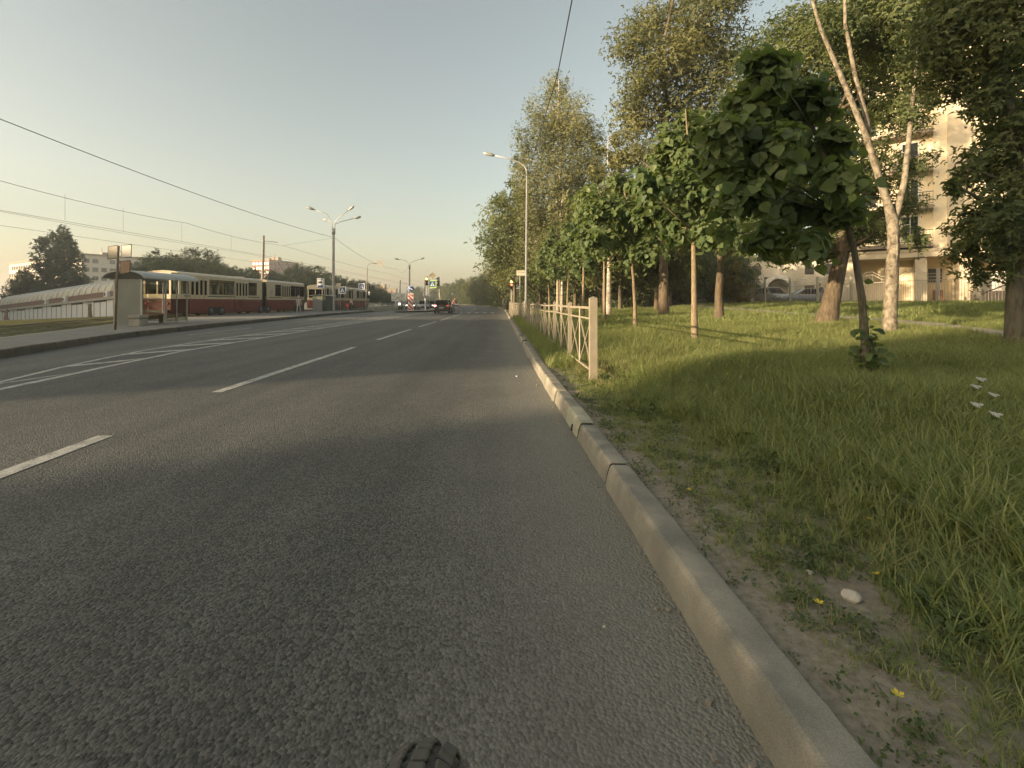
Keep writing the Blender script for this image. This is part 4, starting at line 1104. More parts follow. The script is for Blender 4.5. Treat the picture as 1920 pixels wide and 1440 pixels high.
# ornate fence round the yard
ornm = M("grey_beige_fence", (.46, .41, .33), .5, .1, .1, 6)
def ornate(pts, label, group, first=True):
    root = empty("ornate_fence", (0, 0, 0), 0, label, "fence", group)
    for i, (x, y) in enumerate(pts):
        if i == 0 and not first: continue
        z = gz(x, y); mb = MB(); mb.box((x, y, z + 1.05), (.13, .13, 2.4)); mb.build("post", ornm, root)
    for (xa, ya), (xb, yb) in zip(pts[:-1], pts[1:]):
        a, b = Vector((xa, ya, gz(xa, ya))), Vector((xb, yb, gz(xb, yb))); d = b - a; n = max(8, int(Vector((d.x, d.y)).length / .15))
        at = lambda s, h: a + d * s + Vector((0, 0, h))
        mb = MB()
        for h in (.15, 1.55): mb.tube([at(0, h), at(1, h)], .025, 4, True, 0, False)
        mb.build("rail", ornm, root)
        mb = MB()
        for k in range(1, n): mb.tube([at(k / n, .05), at(k / n, 1.55)], .013, 3, False, 0, False)
        o = mb.build("balusters", ornm, root); o["kind"] = "stuff"
        mb = MB()
        for dz in (0, .2):
            mb.tube([at(0, 1.75 + dz), at(.2, 1.75 + dz), at(.42, 2.12 + dz), at(.58, 2.12 + dz), at(.8, 1.75 + dz), at(1, 1.75 + dz)], .02, 4, True, 0, False)
        for s in (.2, .42, .5, .58, .8): mb.tube([at(s, 1.55), at(s, 2.1 if .3 < s < .7 else 1.9)], .014, 3, False, 0, False)
        mb.build("wave_crest", ornm, root)
ornate([(25, 56), (25.1, 52.2), (25.2, 48.4), (25.35, 44.6), (25.5, 41)], "ornate wavy topped fence in front of the red parked car", "ornate fence round the yard")
ornate([(25.5, 41), (25.9, 38), (26.4, 35), (26.8, 32), (27.3, 29)], "ornate wavy topped fence with a person behind it", "ornate fence round the yard", False)
ornate([(27.3, 29), (28.9, 28.1), (31, 27.2), (33.5, 26.4), (36, 26)], "ornate wavy topped fence in front of the flats", "ornate fence round the yard", False)
ornate([(25, 56), (24, 60), (22.5, 64), (21, 68), (19.5, 72)], "ornate fence running back to the blue tent", "ornate fence round the yard", False)
# ================================================================== STREET FURNITURE
def PX(px, Y): return (px - 940) / 870 * Y
def PZ(py, Y): return CAM_H + (566 - py) / 870 * Y

# sheets on signs: a thin plate facing -y plus marks a few mm in front
def plate(mb, x0, x1, z0, z1, y, th=.02): return mb.bbox((x0, y, z0), (x1, y + th, z1))
def tri_walker(parent, cx, cz, s, y, white=None, dark=None):
    """crossing pictogram: white triangle with a dark walking figure over stripes"""
    mb = MB(); mb.prism([(-.46 * s, -.4 * s), (.46 * s, -.4 * s), (0, .42 * s)], 0, .004, lambda p, q, r: (cx + p, y - .004 - r, cz + q)); mb.build("triangle", MT['signwhite'], parent)
    f = lambda p, q, r: (cx + p * s, y - .01 - r, cz + q * s)
    mb = MB()
    for poly in ([(-.05, .02), (.05, .04), (.04, -.14), (-.04, -.14)], [(-.03, -.12), (.04, -.12), (.15, -.33), (.09, -.34)], [(-.04, -.12), (.02, -.12), (-.08, -.34), (-.15, -.33)], [(-.05, .01), (-.02, .03), (-.12, -.12), (-.15, -.1)], [(.03, .03), (.05, .0), (.14, -.08), (.13, -.04)],
                 [(.06 * math.cos(a), .1 + .055 * math.sin(a)) for a in np.linspace(0, 2 * PI, 9)[:-1]]):
        mb.prism(poly, 0, .003, f)
    mb.build("walker", MT['signblack'], parent)
def crossing_sign(parent, cx, cz, w, y, border=None):
    if border: mb = MB(); plate(mb, cx - w * .64, cx + w * .64, cz - w * .64, cz + w * .64, y + .006); mb.build("border_plate", MT[border], parent)
    mb = MB(); plate(mb, cx - w * .47, cx + w * .47, cz - w * .47, cz + w * .47, y - .008, .012); fa = mb.build("sign_face", MT['signblue'], parent)
    tri_walker(fa, cx, cz, w * .8, y - .008)
def post(parent, x, y, z0, z1, r=.035, mat='galv', name="post"):
    mb = MB(); mb.tube([(x, y, z0 - .2), (x, y, z1)], r, 8); return mb.build(name, MT[mat], parent)
def thing(name, x, y, label, cat, z=None, group=None):
    return empty(name, (x, y, gz(x, y) if z is None else z), 0, label, cat, group)
PLZ = .19

# stop flag pole in front of the near shelter
Y = 17.9; t = thing("stop_sign", -14.9, Y, "rusty pole with two tilted timetable plates and a brown board", "sign", PLZ)
zr = lambda py: PZ(py, Y) - PLZ
mb = MB(); mb.tube([(0, 0, -.1), (.06, 0, 1.6), (.13, 0, zr(461))], .04, 8); mb.build("post", M("rusty_pole", (.2, .15, .1), .8, .1, .25, 8), t)
for x0, x1, y0, y1, m, nm in ((203, 220.5, 486, 462.5, 'signtan', "timetable_plate"), (228, 246.5, 484, 460.5, 'signgrey', "timetable_plate"), (226.5, 244, 513, 490, 'signbrown', "notice_board")):
    mb = MB(); a, b = PX(x0, Y) + 14.9, PX(x1, Y) + 14.9; za, zb_ = zr(y0), zr(y1)
    mb.add([(a, -.03, za), (b, -.03, za + .04), (b + .02, -.03, zb_ + .04), (a + .02, -.03, zb_), (a, -.01, za), (b, -.01, za + .04), (b + .02, -.01, zb_ + .04), (a + .02, -.01, zb_)], [(0, 1, 2, 3), (7, 6, 5, 4), (0, 4, 5, 1), (1, 5, 6, 2), (2, 6, 7, 3), (3, 7, 4, 0)])
    o = mb.build(nm, MT[m], t)
    mb = MB()
    for p, q in (((a, za), (b, za + .04)), ((a + .02, zb_), (b + .02, zb_ + .04)), ((a, za), (a + .02, zb_)), ((b, za + .04), (b + .02, zb_ + .04))): mb.tube([(p[0], -.02, p[1]), (q[0], -.02, q[1])], .016, 4)
    mb.build("plate_frame", MT['dark'], o)
    mb = MB(); mb.bbox((min(.1, b), -.03, (za + zb_) / 2), (max(a, .1), -.015, (za + zb_) / 2 + .03)); mb.build("bracket", MT['dark'], o)

# near shelter
def shelter(name, x, y, label, sx=1.3, sy=3.2, h=2.2, full=True):
    t = thing(name, x, y, label, "shelter", PLZ)
    if full:
        mb = MB(); mb.bbox((-sx, -.02, .06), (-.03, .03, h)); mb.build("end_wall", M("frosted_panel", (.2, .21, .185), .35, 0, .12, 1.2), t)
        for yy_ in (0, sy * .5, sy):
            for xx in (0, -sx):
                mb = MB(); mb.box((xx, yy_, h / 2 - .05), (.06, .06, h + .1)); mb.build("post", MT['galv'], t)
        for yy_ in (.95,): mb = MB(); mb.box((0, yy_ * 2.45, h / 2), (.05, .05, h)); mb.build("post", MT['galv'], t)
        for k in range(3):
            a, b = .06 + k * (sy - .1) / 3, (k + 1) * (sy - .1) / 3
            mb = MB(); mb.bbox((-sx - .01, a, .12), (-sx + .005, b, h - .15)); mb.build("glass_pane", MT['shelterglass'], t)
        mb = MB(); mb.bbox((-sx + .02, .45, .75), (-sx + .05, 1.25, 1.95)); mb.build("poster", M("dark_poster", (.06, .055, .05), .4, 0, .5, 4), t)
        for hh in (1.25, .15):
            mb = MB(); mb.tube([(-sx, .0, hh), (-sx, sy, hh)], .02, 5); mb.build("rail", MT['galv'], t)
        mb = MB(); mb.bbox((0, 1.6, .12), (.012, sy - .04, h - .9)); mb.build("glass_pane", MT['shelterglass'], t)
        mb = MB(); mb.bbox((-sx + .1, .9, .42), (-sx + .5, sy - .3, .47)); b = mb.build("bench", MT['signbrown'], t)
        mb = MB(); [mb.bbox((-sx + .2, q, 0), (-sx + .4, q + .05, .419)) for q in (1.1, sy - .6)]; mb.build("bench_leg", MT['dark'], b)
    else:
        mb = MB(); mb.bbox((-sx, 0, .02), (-.45, .05, h)); mb.build("end_wall", MT['signgrey'], t)
        mb = MB(); mb.bbox((-.44, .0, .02), (0, .04, h)); mb.bbox((-.03, 0, .02), (0, sy, h)); mb.build("side_wall", M("dark_green_panel", (.07, .085, .07), .5), t)
    # curved roof
    n = 9; V = []; F = []
    for yy_ in (-.3, sy + .45):
        for th in (0, .05):
            for k in range(n + 1):
                a = PI * k / n; V.append((-sx / 2 - (sx / 2 + .32) * math.cos(a), yy_, h + .02 + (.34 if full else .1) * math.sin(a) + th))
    m = n + 1
    for k in range(n): F += [(k, k + 1, 2 * m + k + 1, 2 * m + k), (m + k, m + k + 1, 3 * m + k + 1, 3 * m + k), (k, k + 1, m + k + 1, m + k), (2 * m + k, 2 * m + k + 1, 3 * m + k + 1, 3 * m + k)]
    F += [(0, m, 3 * m, 2 * m), (n, m + n, 3 * m + n, 2 * m + n)]
    mb = MB(); mb.add(V, F, 0, False); mb.build("roof", M("shelter_roof", (.38, .38, .35), .4, .1, .1, 2), t)
    return t
shelter("tram_shelter", -16.75, 21.6, "tram stop shelter with curved pale roof and glass panes", 1.25, 3.1, 2.15)
shelter("tram_shelter", -20.4, 54, "small dark grey shelter beyond the first tram", 1.55, 2.2, 1.75, False)
t = thing("litter_bin", -16.35, 20.9, "square grey concrete litter bin beside the shelter wall", "litter bin", PLZ)
mb = MB(); mb.bbox((-.25, -.25, 0), (.25, .25, .33)); mb.bbox((-.22, -.22, .331), (.22, .22, .36)); mb.build("body", MT['polec'], t, .02)
mb = MB(); mb.bbox((-.27, -.27, .361), (.27, .27, .5)); mb.build("rim", MT['polec'], t, .02)

# lamp and catenary poles
def four_lamp(x, y, label, H=10.5, arm=2.9, s=1, two=False, z=PLZ):
    t = thing("street_lamp", x, y, label, "street lamp", z)
    mb = MB(); mb.tube([(0, 0, -.2), (0, 0, .15), (0.02, 0, .16), (.05, 0, H)], [.3 * s, .28 * s, .2 * s, .15 * s], 10); mb.build("pole", MT['polec'], t)
    mb = MB(); mb.tube([(.05, 0, H - .75), (.05, 0, H + .02)], .23 * s, 10); mb.build("collar", MT['signgrey'], t)
    arms = ((-1, -.9, 2.35), (-.62, 1.6, 1.35), (1, -.9, 2.75), (1.04, 1.6, 1.9)) if not two else ((-1, 0, 1.2), (1, 0, 1.5))
    for q, dy, up in arms:
        pts = [(.05 + .12 * np.sign(q), 0, H - .3), (.05 + .2 * np.sign(q), 0, H + .6 * (up / 2)), (.05 + .75 * q, dy * .25, H + up * .78 if q < 0 else H + up * .5), (.05 + 2.2 * q, dy * .8, H + up * (.98 if q < 0 else .82))]
        mb = MB(); mb.tube(pts, .045 * s, 6); a = mb.build("arm", MT['galv'], t)
        e = Vector(pts[-1]); dr = (e - Vector(pts[-2])).normalized()
        mb = MB(); mb.tube([e - dr * .1, e + dr * .1, e + dr * .4, e + dr * .75, e + dr * .9], [.05, .12, .18, .16, .03], 8); mb.build("lamp_head", MT['signgrey'], a)
    return t
L1 = four_lamp(-21.6, 59.6, "tall concrete lamp pole with four lamp heads at the tram stop")
four_lamp(PX(767.5, 95), 95, "far twin armed lamp pole behind the striped bollard", 8.7, 2.4, .9, True, .1)
def cpole(px, top, Y, label, r=.16, z=.05, dx=.18):
    x = PX(px, Y); t = thing("catenary_pole", x, Y, label, "pole", z)
    mb = MB(); mb.tube([(-dx, 0, -.2), (0, 0, PZ(top, Y) - z)], [r * 1.25, r * .85], 9); mb.build("shaft", MT['polec'], t)
    mb = MB(); mb.tube([(0, 0, PZ(top, Y) - z - .6), (1.6, 0, PZ(top, Y) - z - .75)], .03, 5); mb.build("bracket", MT['dark'], t); return t
cpole(494, 442, 53, "thick bare catenary pole rising behind the first tram")
cpole(750.5, 525, 105, "slender tram wire pole in front of the billboard", .14)
cpole(797, 524, 130, "dark thin wire pole left of the amber light", .16)
cpole(812, 545, 150, "thin far pole between the two traffic light posts", .13)
cpole(826.5, 556, 175, "thinnest far pole right of the traffic lights", .12)
cpole(783.5, 551, 160, "short looking far pole left of the traffic lights", .12)
cpole(763.5, 538, 125, "thin pole just left of the striped bollard", .14)

# right-hand lamp
t = thing("street_lamp", PX(985.5, 28), 28, "slim galvanised street lamp with one long arm over the road", "street lamp")
z0 = t.location.z; q = lambda px, py: (PX(px, 28) - t.location.x, 0, PZ(py, 28) - z0)
mb = MB(); mb.tube([(0, 0, -.2), (0, 0, 1.2), (.02, 0, 1.21), q(988, 330)], [.1, .1, .075, .05], 10); mb.tube([q(988, 330), q(987, 318), q(982, 310), q(972, 304), q(955, 298), q(925, 291)], .035, 8); mb.build("pole", MT['galv'], t)
mb = MB(); e0, e1 = Vector(q(927, 291.5)), Vector(q(906, 286.5)); mb.tube([e0, e0.lerp(e1, .2), e0.lerp(e1, .7), e1], [.05, .1, .1, .03], 8); mb.build("lamp_head", MT['signgrey'], t)
# street-name plate
Y = 30; t = thing("name_plate", PX(975, Y), Y, "pale street name plate on a thin post behind the railing", "sign"); z0 = t.location.z
post(t, 0, .04, 0, PZ(507.5, Y) - z0, .03)
mb = MB(); plate(mb, PX(968.5, Y) - t.location.x, PX(987.5, Y) - t.location.x, PZ(516.6, Y) - z0, PZ(507, Y) - z0, -.03); pl = mb.build("sign_face", M("name_plate_cream", (.62, .56, .44), .5), t)
def text(s, parent, x, y, z, size, mat, name="lettering"):
    cu = bpy.data.curves.new("lettering", 'FONT'); cu.body = s; cu.size = size; cu.align_x = 'CENTER'; cu.align_y = 'CENTER'; cu.extrude = .002
    tmp = bpy.data.objects.new("tmp", cu); COL.objects.link(tmp)
    dg = bpy.context.evaluated_depsgraph_get(); me = bpy.data.meshes.new_from_object(tmp.evaluated_get(dg)); bpy.data.objects.remove(tmp)
    me.transform(Matrix.Translation((x, y, z)) @ Matrix.Rotation(PI / 2, 4, 'X')); me.materials.clear()
    return link_mesh(name, me, mat, parent)
text("Стоянка", pl, PX(978, Y) - t.location.x, -.034, PZ(510.4, Y) - z0, .135, M("faded_lettering", (.2, .17, .12), .6))
mb = MB(); mb.bbox((PX(972, Y) - t.location.x, -.034, PZ(514.2, Y) - z0), (PX(983, Y) - t.location.x, -.031, PZ(513.6, Y) - z0)); mb.build("small_print", MT['signtan'], pl)

# traffic lights
amber = glow("amber_signal", (1.0, .62, .16), 3.2); redlit = glow("red_signal", (1.0, .2, .08), 1.4)
def signal(x, Y, zl, label, z=None, H=None, side=False, s=1.0, red=True, mat='dark'):
    t = thing("traffic_light", x, Y, label, "traffic light", z); z0 = t.location.z; zl -= z0
    post(t, 0, .12, 0, zl - .2, .055)
    mb = MB(); mb.bbox((-.17 * s, -.1, zl - .85 * s), (.17 * s, .08, zl + .28 * s)); hs = mb.build("housing", MT[mat], t, .03)
    for k, m in enumerate((amber if not side else MT['black'], redlit if red and not side else MT['black'], MT['black'])):
        mb = MB(); mb.disc((0, -.125, zl - .36 * k * s), .13 * s, 16, 'Y', 0, .04); mb.build("lens", m, hs)
        mb = MB(); zz = zl - .36 * k * s
        V = []; n = 8
        for yy_ in (-.1, -.3):
            for j in range(n + 1): a = PI * j / n; V.append((.145 * s * math.cos(a), yy_, zz + .145 * s * math.sin(a)))
        mb.add(V, [(j, j + 1, n + 2 + j, n + 1 + j) for j in range(n)]); mb.build("visor", MT['dark'], hs)
    return t
Y = 52; signal(PX(959, Y), Y, PZ(528, Y), "amber lit traffic light by the railing end, red lens glowing below")
tx = thing("crossing_sign", PX(969.5, Y), Y - .1, "blue crossing sign hanging beside the amber traffic light", "sign"); z0 = tx.location.z
crossing_sign(tx, 0, PZ(535, Y) - z0, .7, -.03); mb = MB(); mb.bbox((-.4, -.02, PZ(541.5, Y) - z0), (.4, .0, PZ(540, Y) - z0)); mb.build("plate_frame", MT['signwhite'], tx); mb = MB(); plate(mb, -.37, .37, PZ(541, Y) - z0, PZ(529, Y) - z0, -.025); mb.build("border_plate", MT['signwhite'], tx)
post(tx, -.45, .06, 0, PZ(505, Y) - z0, .04)
t2 = thing("road_sign", PX(966, 52.4), 52.4, "back of a small triangular plate above the crossing sign", "sign")
mb = MB(); mb.prism([(-.3, .25), (.3, .25), (0, -.3)], 0, .02, lambda p, q_, r: (p, r, PZ(522, 52.4) - t2.location.z + q_)); mb.build("sign_face", MT['signgrey'], t2); post(t2, 0, .05, 0, PZ(519, 52.4) - t2.location.z, .03)
Y = 70; t3 = thing("lamp_post", PX(947, Y), Y, "thin pole beside the waiting people at the far kerb", "pole", .12); post(t3, 0, 0, 0, PZ(504, Y) - .12, .06)
Y = 75; t4 = thing("bus_stop_sign", PX(954, Y), Y, "small white bus stop plate on a post under the roadside trees", "sign", .12); post(t4, .15, .03, 0, PZ(545, Y) - .12, .03)
mb = MB(); plate(mb, -.35, .2, PZ(556, Y) - .12, PZ(549, Y) - .12, -.02); pp = mb.build("sign_face", MT['signwhite'], t4); mb = MB(); mb.bbox((-.25, -.026, PZ(553, Y) - .12), (.1, -.021, PZ(551, Y) - .12)); mb.build("pictogram", MT['signblack'], pp)
Y = 62; IZ = .16
signal(PX(800.2, Y), Y, PZ(522.7, Y), "amber lit traffic light on the island, left of the crossing sign", IZ, mat='signbrown', s=1.05, red=False)
t = signal(PX(822.3, Y), Y, PZ(523.5, Y), "unlit traffic light housing on the island turned sideways", IZ, side=True, s=1.05, mat='dark'); t.rotation_euler[2] = -1.1
tx = thing("crossing_sign", PX(811.5, Y), Y - .3, "lime bordered crossing sign topped by a diamond priority sign", "sign", IZ)
crossing_sign(tx, 0, PZ(532.8, Y) - IZ, .82, -.03, 'signlime')
post(tx, -.4, .05, 0, PZ(525, Y) - IZ, .04)
mb = MB(); mb.tube([(-.4, .05, PZ(525, Y) - IZ), (0, .03, PZ(521, Y) - IZ), (.4, .05, PZ(525, Y) - IZ)], .02, 5); mb.build("bracket", MT['galv'], tx)
mb = MB(); s = .5; mb.prism([(0, -s), (s, 0), (0, s), (-s, 0)], -.03, -.012, lambda p, q_, r: (p, r, PZ(517, Y) - IZ + q_)); dp = mb.build("diamond_plate", MT['signgrey'], tx)
mb = MB(); s = .41; mb.prism([(0, -s), (s, 0), (0, s), (-s, 0)], -.037, -.031, lambda p, q_, r: (p, r, PZ(517, Y) - IZ + q_)); mb.build("diamond_face", M("priority_tan", (.3, .25, .14), .5), dp)
t = thing("bollard", PX(797.5, 61), 61, "slim white reflector bollard on the traffic island", "bollard", IZ)
mb = MB(); mb.tube([(0, 0, 0), (0, 0, .06), (0, 0, .07), (0, 0, 1.4)], [.2, .2, .085, .075], 10); mb.build("shaft", MT['signwhite'], t); mb = MB(); mb.tube([(0, 0, 1.401), (0, 0, 1.5), (0, 0, 1.6)], [.1, .12, .05], 10); mb.build("cap", MT['signwhite'], t)
# striped bollard with keep-right disc
Y = 59.6; t = thing("striped_marker", PX(770, Y), Y, "red and white striped marker column with a blue arrow disc", "road marker", IZ)
w, h = .36, 2.2
mb = MB(); mb.box((0, 0, h / 2), (2 * w, .1, h)); bd = mb.build("column", MT['signwhite'], t)
for k in range(-1, 4):
    zc = .42 + .56 * k; a = .3
    poly = [(-w, zc + .22), (w, zc - .36), (w, zc - .06), (-w, zc + .52)]
    # clip to the board
    out = []
    for (p, q_) in poly: out.append((p, min(h - .04, max(.04, q_))))
    if max(o[1] for o in out) - min(o[1] for o in out) < .1: continue
    mb = MB(); mb.prism([(p * .9, q_) for p, q_ in out], -.058, -.052, lambda p, q_, r: (p, r, q_)); mb.build("stripe", MT['signred'], bd)
zc = PZ(541.7, Y) - IZ
mb = MB(); mb.disc((.05, -.04, zc), .41, 26, 'Y', 0, .02); dsk = mb.build("disc_rim", MT['signwhite'], t); mb = MB(); mb.disc((.05, -.056, zc), .375, 26, 'Y', 0, .012); mb.build("disc_face", MT['signblue'], dsk)
mb = MB(); mb.prism([(-.3, .18), (-.26, .24), (.06, .0), (.1, .06), (.27, -.16), (-.02, -.13), (.02, -.07)], -.07, -.063, lambda p, q_, r: (.05 + p, r, zc + q_)); mb.build("arrow", MT['signwhite'], dsk)
post(t, 0, .08, h, zc, .04)

# signs on the platform
Y = 56; t = thing("bus_stop_sign", PX(608, Y), Y, "white framed tram stop sign with blue base by the small shelter", "sign", PLZ); z0 = PLZ; X0 = t.location.x
post(t, 0, .05, 0, PZ(522, Y) - z0, .05)
mb = MB(); plate(mb, PX(594.5, Y) - X0, PX(607, Y) - X0, PZ(540, Y) - z0, PZ(521.5, Y) - z0, -.02); f = mb.build("sign_face", MT['signwhite'], t)
mb = MB(); plate(mb, PX(596, Y) - X0, PX(605.5, Y) - X0, PZ(539, Y) - z0, PZ(535, Y) - z0, -.027, .005); plate(mb, PX(596, Y) - X0, PX(605.5, Y) - X0, PZ(524, Y) - z0, PZ(522.8, Y) - z0, -.027, .005); mb.build("blue_band", MT['signblue'], f)
cx, cz = PX(600.7, Y) - X0, PZ(529.5, Y) - z0
mb = MB(); mb.prism([(-.24, -.1), (-.2, .1), (.2, .1), (.24, -.1)], -.03, -.021, lambda p, q_, r: (cx + p, r, cz + q_)); mb.prism([(-.02, .1), (.02, .1), (.1, .2), (.06, .2)], -.03, -.021, lambda p, q_, r: (cx + p, r, cz + q_)); g = mb.build("tram_pictogram", MT['signblack'], f)
Y = 57.6; t = thing("name_plate", PX(634, Y), Y, "small tan plate on a thin post right of the big lamp pole", "sign", PLZ); X0 = t.location.x
post(t, 0, .05, 0, PZ(531, Y) - PLZ, .03); mb = MB(); plate(mb, PX(629.5, Y) - X0, PX(638.8, Y) - X0, PZ(540, Y) - PLZ, PZ(531, Y) - PLZ, -.02); mb.build("sign_face", MT['signtan'], t)
Y = 59; t = thing("crossing_sign", PX(642, Y), Y, "white framed crossing sign in front of the second tram", "sign", PLZ); X0 = t.location.x
crossing_sign(t, 0, PZ(544, Y) - PLZ, .74, -.03, 'signwhite'); post(t, -.28, .05, 0, PZ(537, Y) - PLZ, .035)
Y = 58; t = thing("sign_gantry", PX(686, Y), Y, "steel post with a bent arm carrying grey direction plates over the kerb", "sign", PLZ); X0 = t.location.x
q = lambda px, py: (PX(px, Y) - X0, .03, PZ(py, Y) - PLZ)
mb = MB(); mb.tube([(0, .03, -.2), q(688, 503)], [.09, .075], 8); mb.tube([q(688, 503), q(689, 498), q(692, 495), q(697, 494), q(707, 494)], .04, 6); mb.build("post", MT['polec'], t)
for a, b in ((494.2, 488), (500.5, 494.8)):
    mb = MB(); plate(mb, q(706.5, 0)[0], q(718.3, 0)[0], PZ(a, Y) - PLZ, PZ(b, Y) - PLZ, -.02); mb.build("direction_plate", MT['signgrey'], t)
crossing_sign(t, q(678.5, 0)[0], PZ(537, Y) - PLZ, .62, -.12, 'signwhite')
mb = MB(); mb.bbox((q(688.4, 0)[0] + .07, -.1, PZ(546, Y) - PLZ), (q(691, 0)[0] + .07, .2, PZ(530.5, Y) - PLZ)); mb.build("signal_back", MT['black'], t)
mb = MB(); plate(mb, q(690.5, 0)[0], q(693.5, 0)[0], PZ(553.5, Y) - PLZ, PZ(547, Y) - PLZ, -.02); mb.build("small_plate", MT['signwhite'], t)
# billboard
Y = 100; t = thing("billboard", PX(744, Y), Y, "wide white billboard crowded with small dark print", "billboard", 0); X0 = t.location.x
mb = MB(); mb.bbox((PX(734, Y) - X0, 0, PZ(565, Y)), (PX(759.5, Y) - X0, .25, PZ(550, Y))); bf = mb.build("board", M("billboard_print", (.5, .51, .49), .5, 0, .5, 3.2), t)
rg = np.random.default_rng(9); mb = MB()
for k in range(70): 
    a, b = rg.uniform(734.6, 758), rg.uniform(551, 563.6); mb.bbox((PX(a, Y) - X0, -.02, PZ(b + .8, Y)), (PX(a + rg.uniform(.5, 1.4), Y) - X0, -.003, PZ(b, Y)))
o = mb.build("print_marks", MT['dark'], bf); o["kind"] = "stuff"
mb = MB(); mb.tube([(-.1, .12, -.2), (-.1, .12, PZ(565, Y))], .3, 8); mb.build("post", MT['galv'], t)
Y = 120; t = thing("road_sign", PX(849, Y), Y, "round road sign seen from behind, above the crossing cyclist", "sign", 0); post(t, 0, .04, 0, PZ(550, Y), .05); mb = MB(); mb.disc((0, 0, PZ(552, Y)), .42, 18, 'Y', 0, .03); mb.build("sign_face", MT['signgrey'], t)
# low fence beyond the tram stop
lf = empty("verge_fence", (0, 0, 0), 0, "low grey railing on the verge beyond the tram stop", "fence")
xs = [(PX(px, Yq), Yq) for px, Yq in ((690, 61), (700, 64.5), (711, 69), (722, 75), (732, 82), (741, 90), (748, 98))]
for x, y in xs: mb = MB(); mb.box((x, y, .55), (.07, .07, 1.3)); mb.build("post", MT['galv'], lf)
mb = MB()
for (xa, ya), (xb, yb) in zip(xs[:-1], xs[1:]):
    for h in (1.05, .3): mb.tube([(xa, ya, h), (xb, yb, h)], .03, 4)
mb.build("rail", MT['galv'], lf)
mb = MB()
for (xa, ya), (xb, yb) in zip(xs[:-1], xs[1:]):
    for k in range(1, 16): f = k / 16; mb.tube([(xa + (xb - xa) * f, ya + (yb - ya) * f, .3), (xa + (xb - xa) * f, ya + (yb - ya) * f, 1.05)], .014, 3, False, 0, False)
o = mb.build("balusters", MT['galv'], lf); o["kind"] = "stuff"

# two small wrapped shrubs on the lawn
for px, py, hh, l in ((12, 615, 1.25, "small pointed wrapped shrub near the left end of the lawn"), (169, 606, 1.5, "reddish pointed wrapped shrub on the lawn before the pavilion")):
    Yq = 47 if px < 100 else 47; x = PX(px, Yq); t = empty("wrapped_shrub", (x, Yq, gz(x, Yq)), 0, l, "shrub")
    mb = MB(); n = 12; r0 = .21
    prof = [(r0, 0), (r0 * .75, .25 * hh), (r0 * .5, .45 * hh), (r0 * .42, .7 * hh), (.12, .75 * hh), (.15, .88 * hh), (.05, hh)]
    mb.lathe(prof, (0, 0, 0), n); mb.build("wrapping", M("sackcloth", (.22, .16, .11), .95, 0, .3, 3, .4), t)
    mb = MB(); [mb.tube([(.2 * math.cos(a), .2 * math.sin(a), -.1), (.1 * math.cos(a), .1 * math.sin(a), hh * .8)], .025, 4) for a in (0, 2.1, 4.2)]; mb.build("stake", BK['brown'], t)

# ================================================================== WIRES
wirem = M("wire", (.07, .07, .065), .6)
def wire(label, pts, r=.012, name="overhead_wire", sag=0):
    mb = MB(); P = []
    for a, b in zip(pts[:-1], pts[1:]):
        a, b = Vector(a), Vector(b); n = 14
        for k in range(n): f = k / n; p = a.lerp(b, f); p.z -= sag * 4 * f * (1 - f); P.append(p)
    P.append(Vector(pts[-1])); mb.tube(P, r, 4, True, 0, False)
    o = mb.build(name, wirem); tag(o, label, "wire"); return o
H1 = PZ(445, 59.6)
wire("thick cable running high from the left frame edge to the lamp pole", [(-22.9, 18, 9.75), (-21.6, 59.6, H1)], .022, sag=.5)
wire("cable dropping from the lamp pole towards the far sign post", [(-21.5, 59.6, H1), (PX(745, 95), 95, 8.0), (PX(767, 96), 95, 8.4)], .018, sag=.9)
wire("short stay wire from the lamp pole to the tram wires", [(-21.6, 59.6, H1 - .1), (-24.45, 52, 7.6)], .012)
tw1 = wire("upper suspension wire over the first tram track", [(-24.6, 20, 7.35), (-24.45, 36, 7.4), (-24.45, 52, 7.6), (-24.45, 100, 7.4), (-24.6, 150, 7.4)], .014, sag=.25)
wire("contact wire of the nearer tram track", [(-24.6, 20, 5.75), (-24.45, 52, 6.1), (-24.45, 100, 6.0), (-24.6, 150, 6)], .011)
wire("upper wire of the farther tram track", [(-28, 20, 6.35), (-28, 52, 6.6), (-28, 100, 6.5), (-28, 150, 6.5)], .011, sag=.1)
wire("contact wire of the farther tram track", [(-28, 20, 5.5), (-28, 52, 5.8), (-28, 100, 5.7)], .011)
for i, yq in enumerate((26, 30, 35.5, 42, 48)):
    wire("short dropper holding the nearer contact wire, one of a spaced row", [(-24.45, yq, 7.35), (-24.45, yq, 5.85)], .008, "wire_dropper")["group"] = "droppers of the tram wires"
wire("dark cable hanging down from the top of the frame into the trees", [(1.5, 3, 8.6), (1.5, 12.4, 7.35), (1.6, 28, 9.0)], .016, sag=.0)
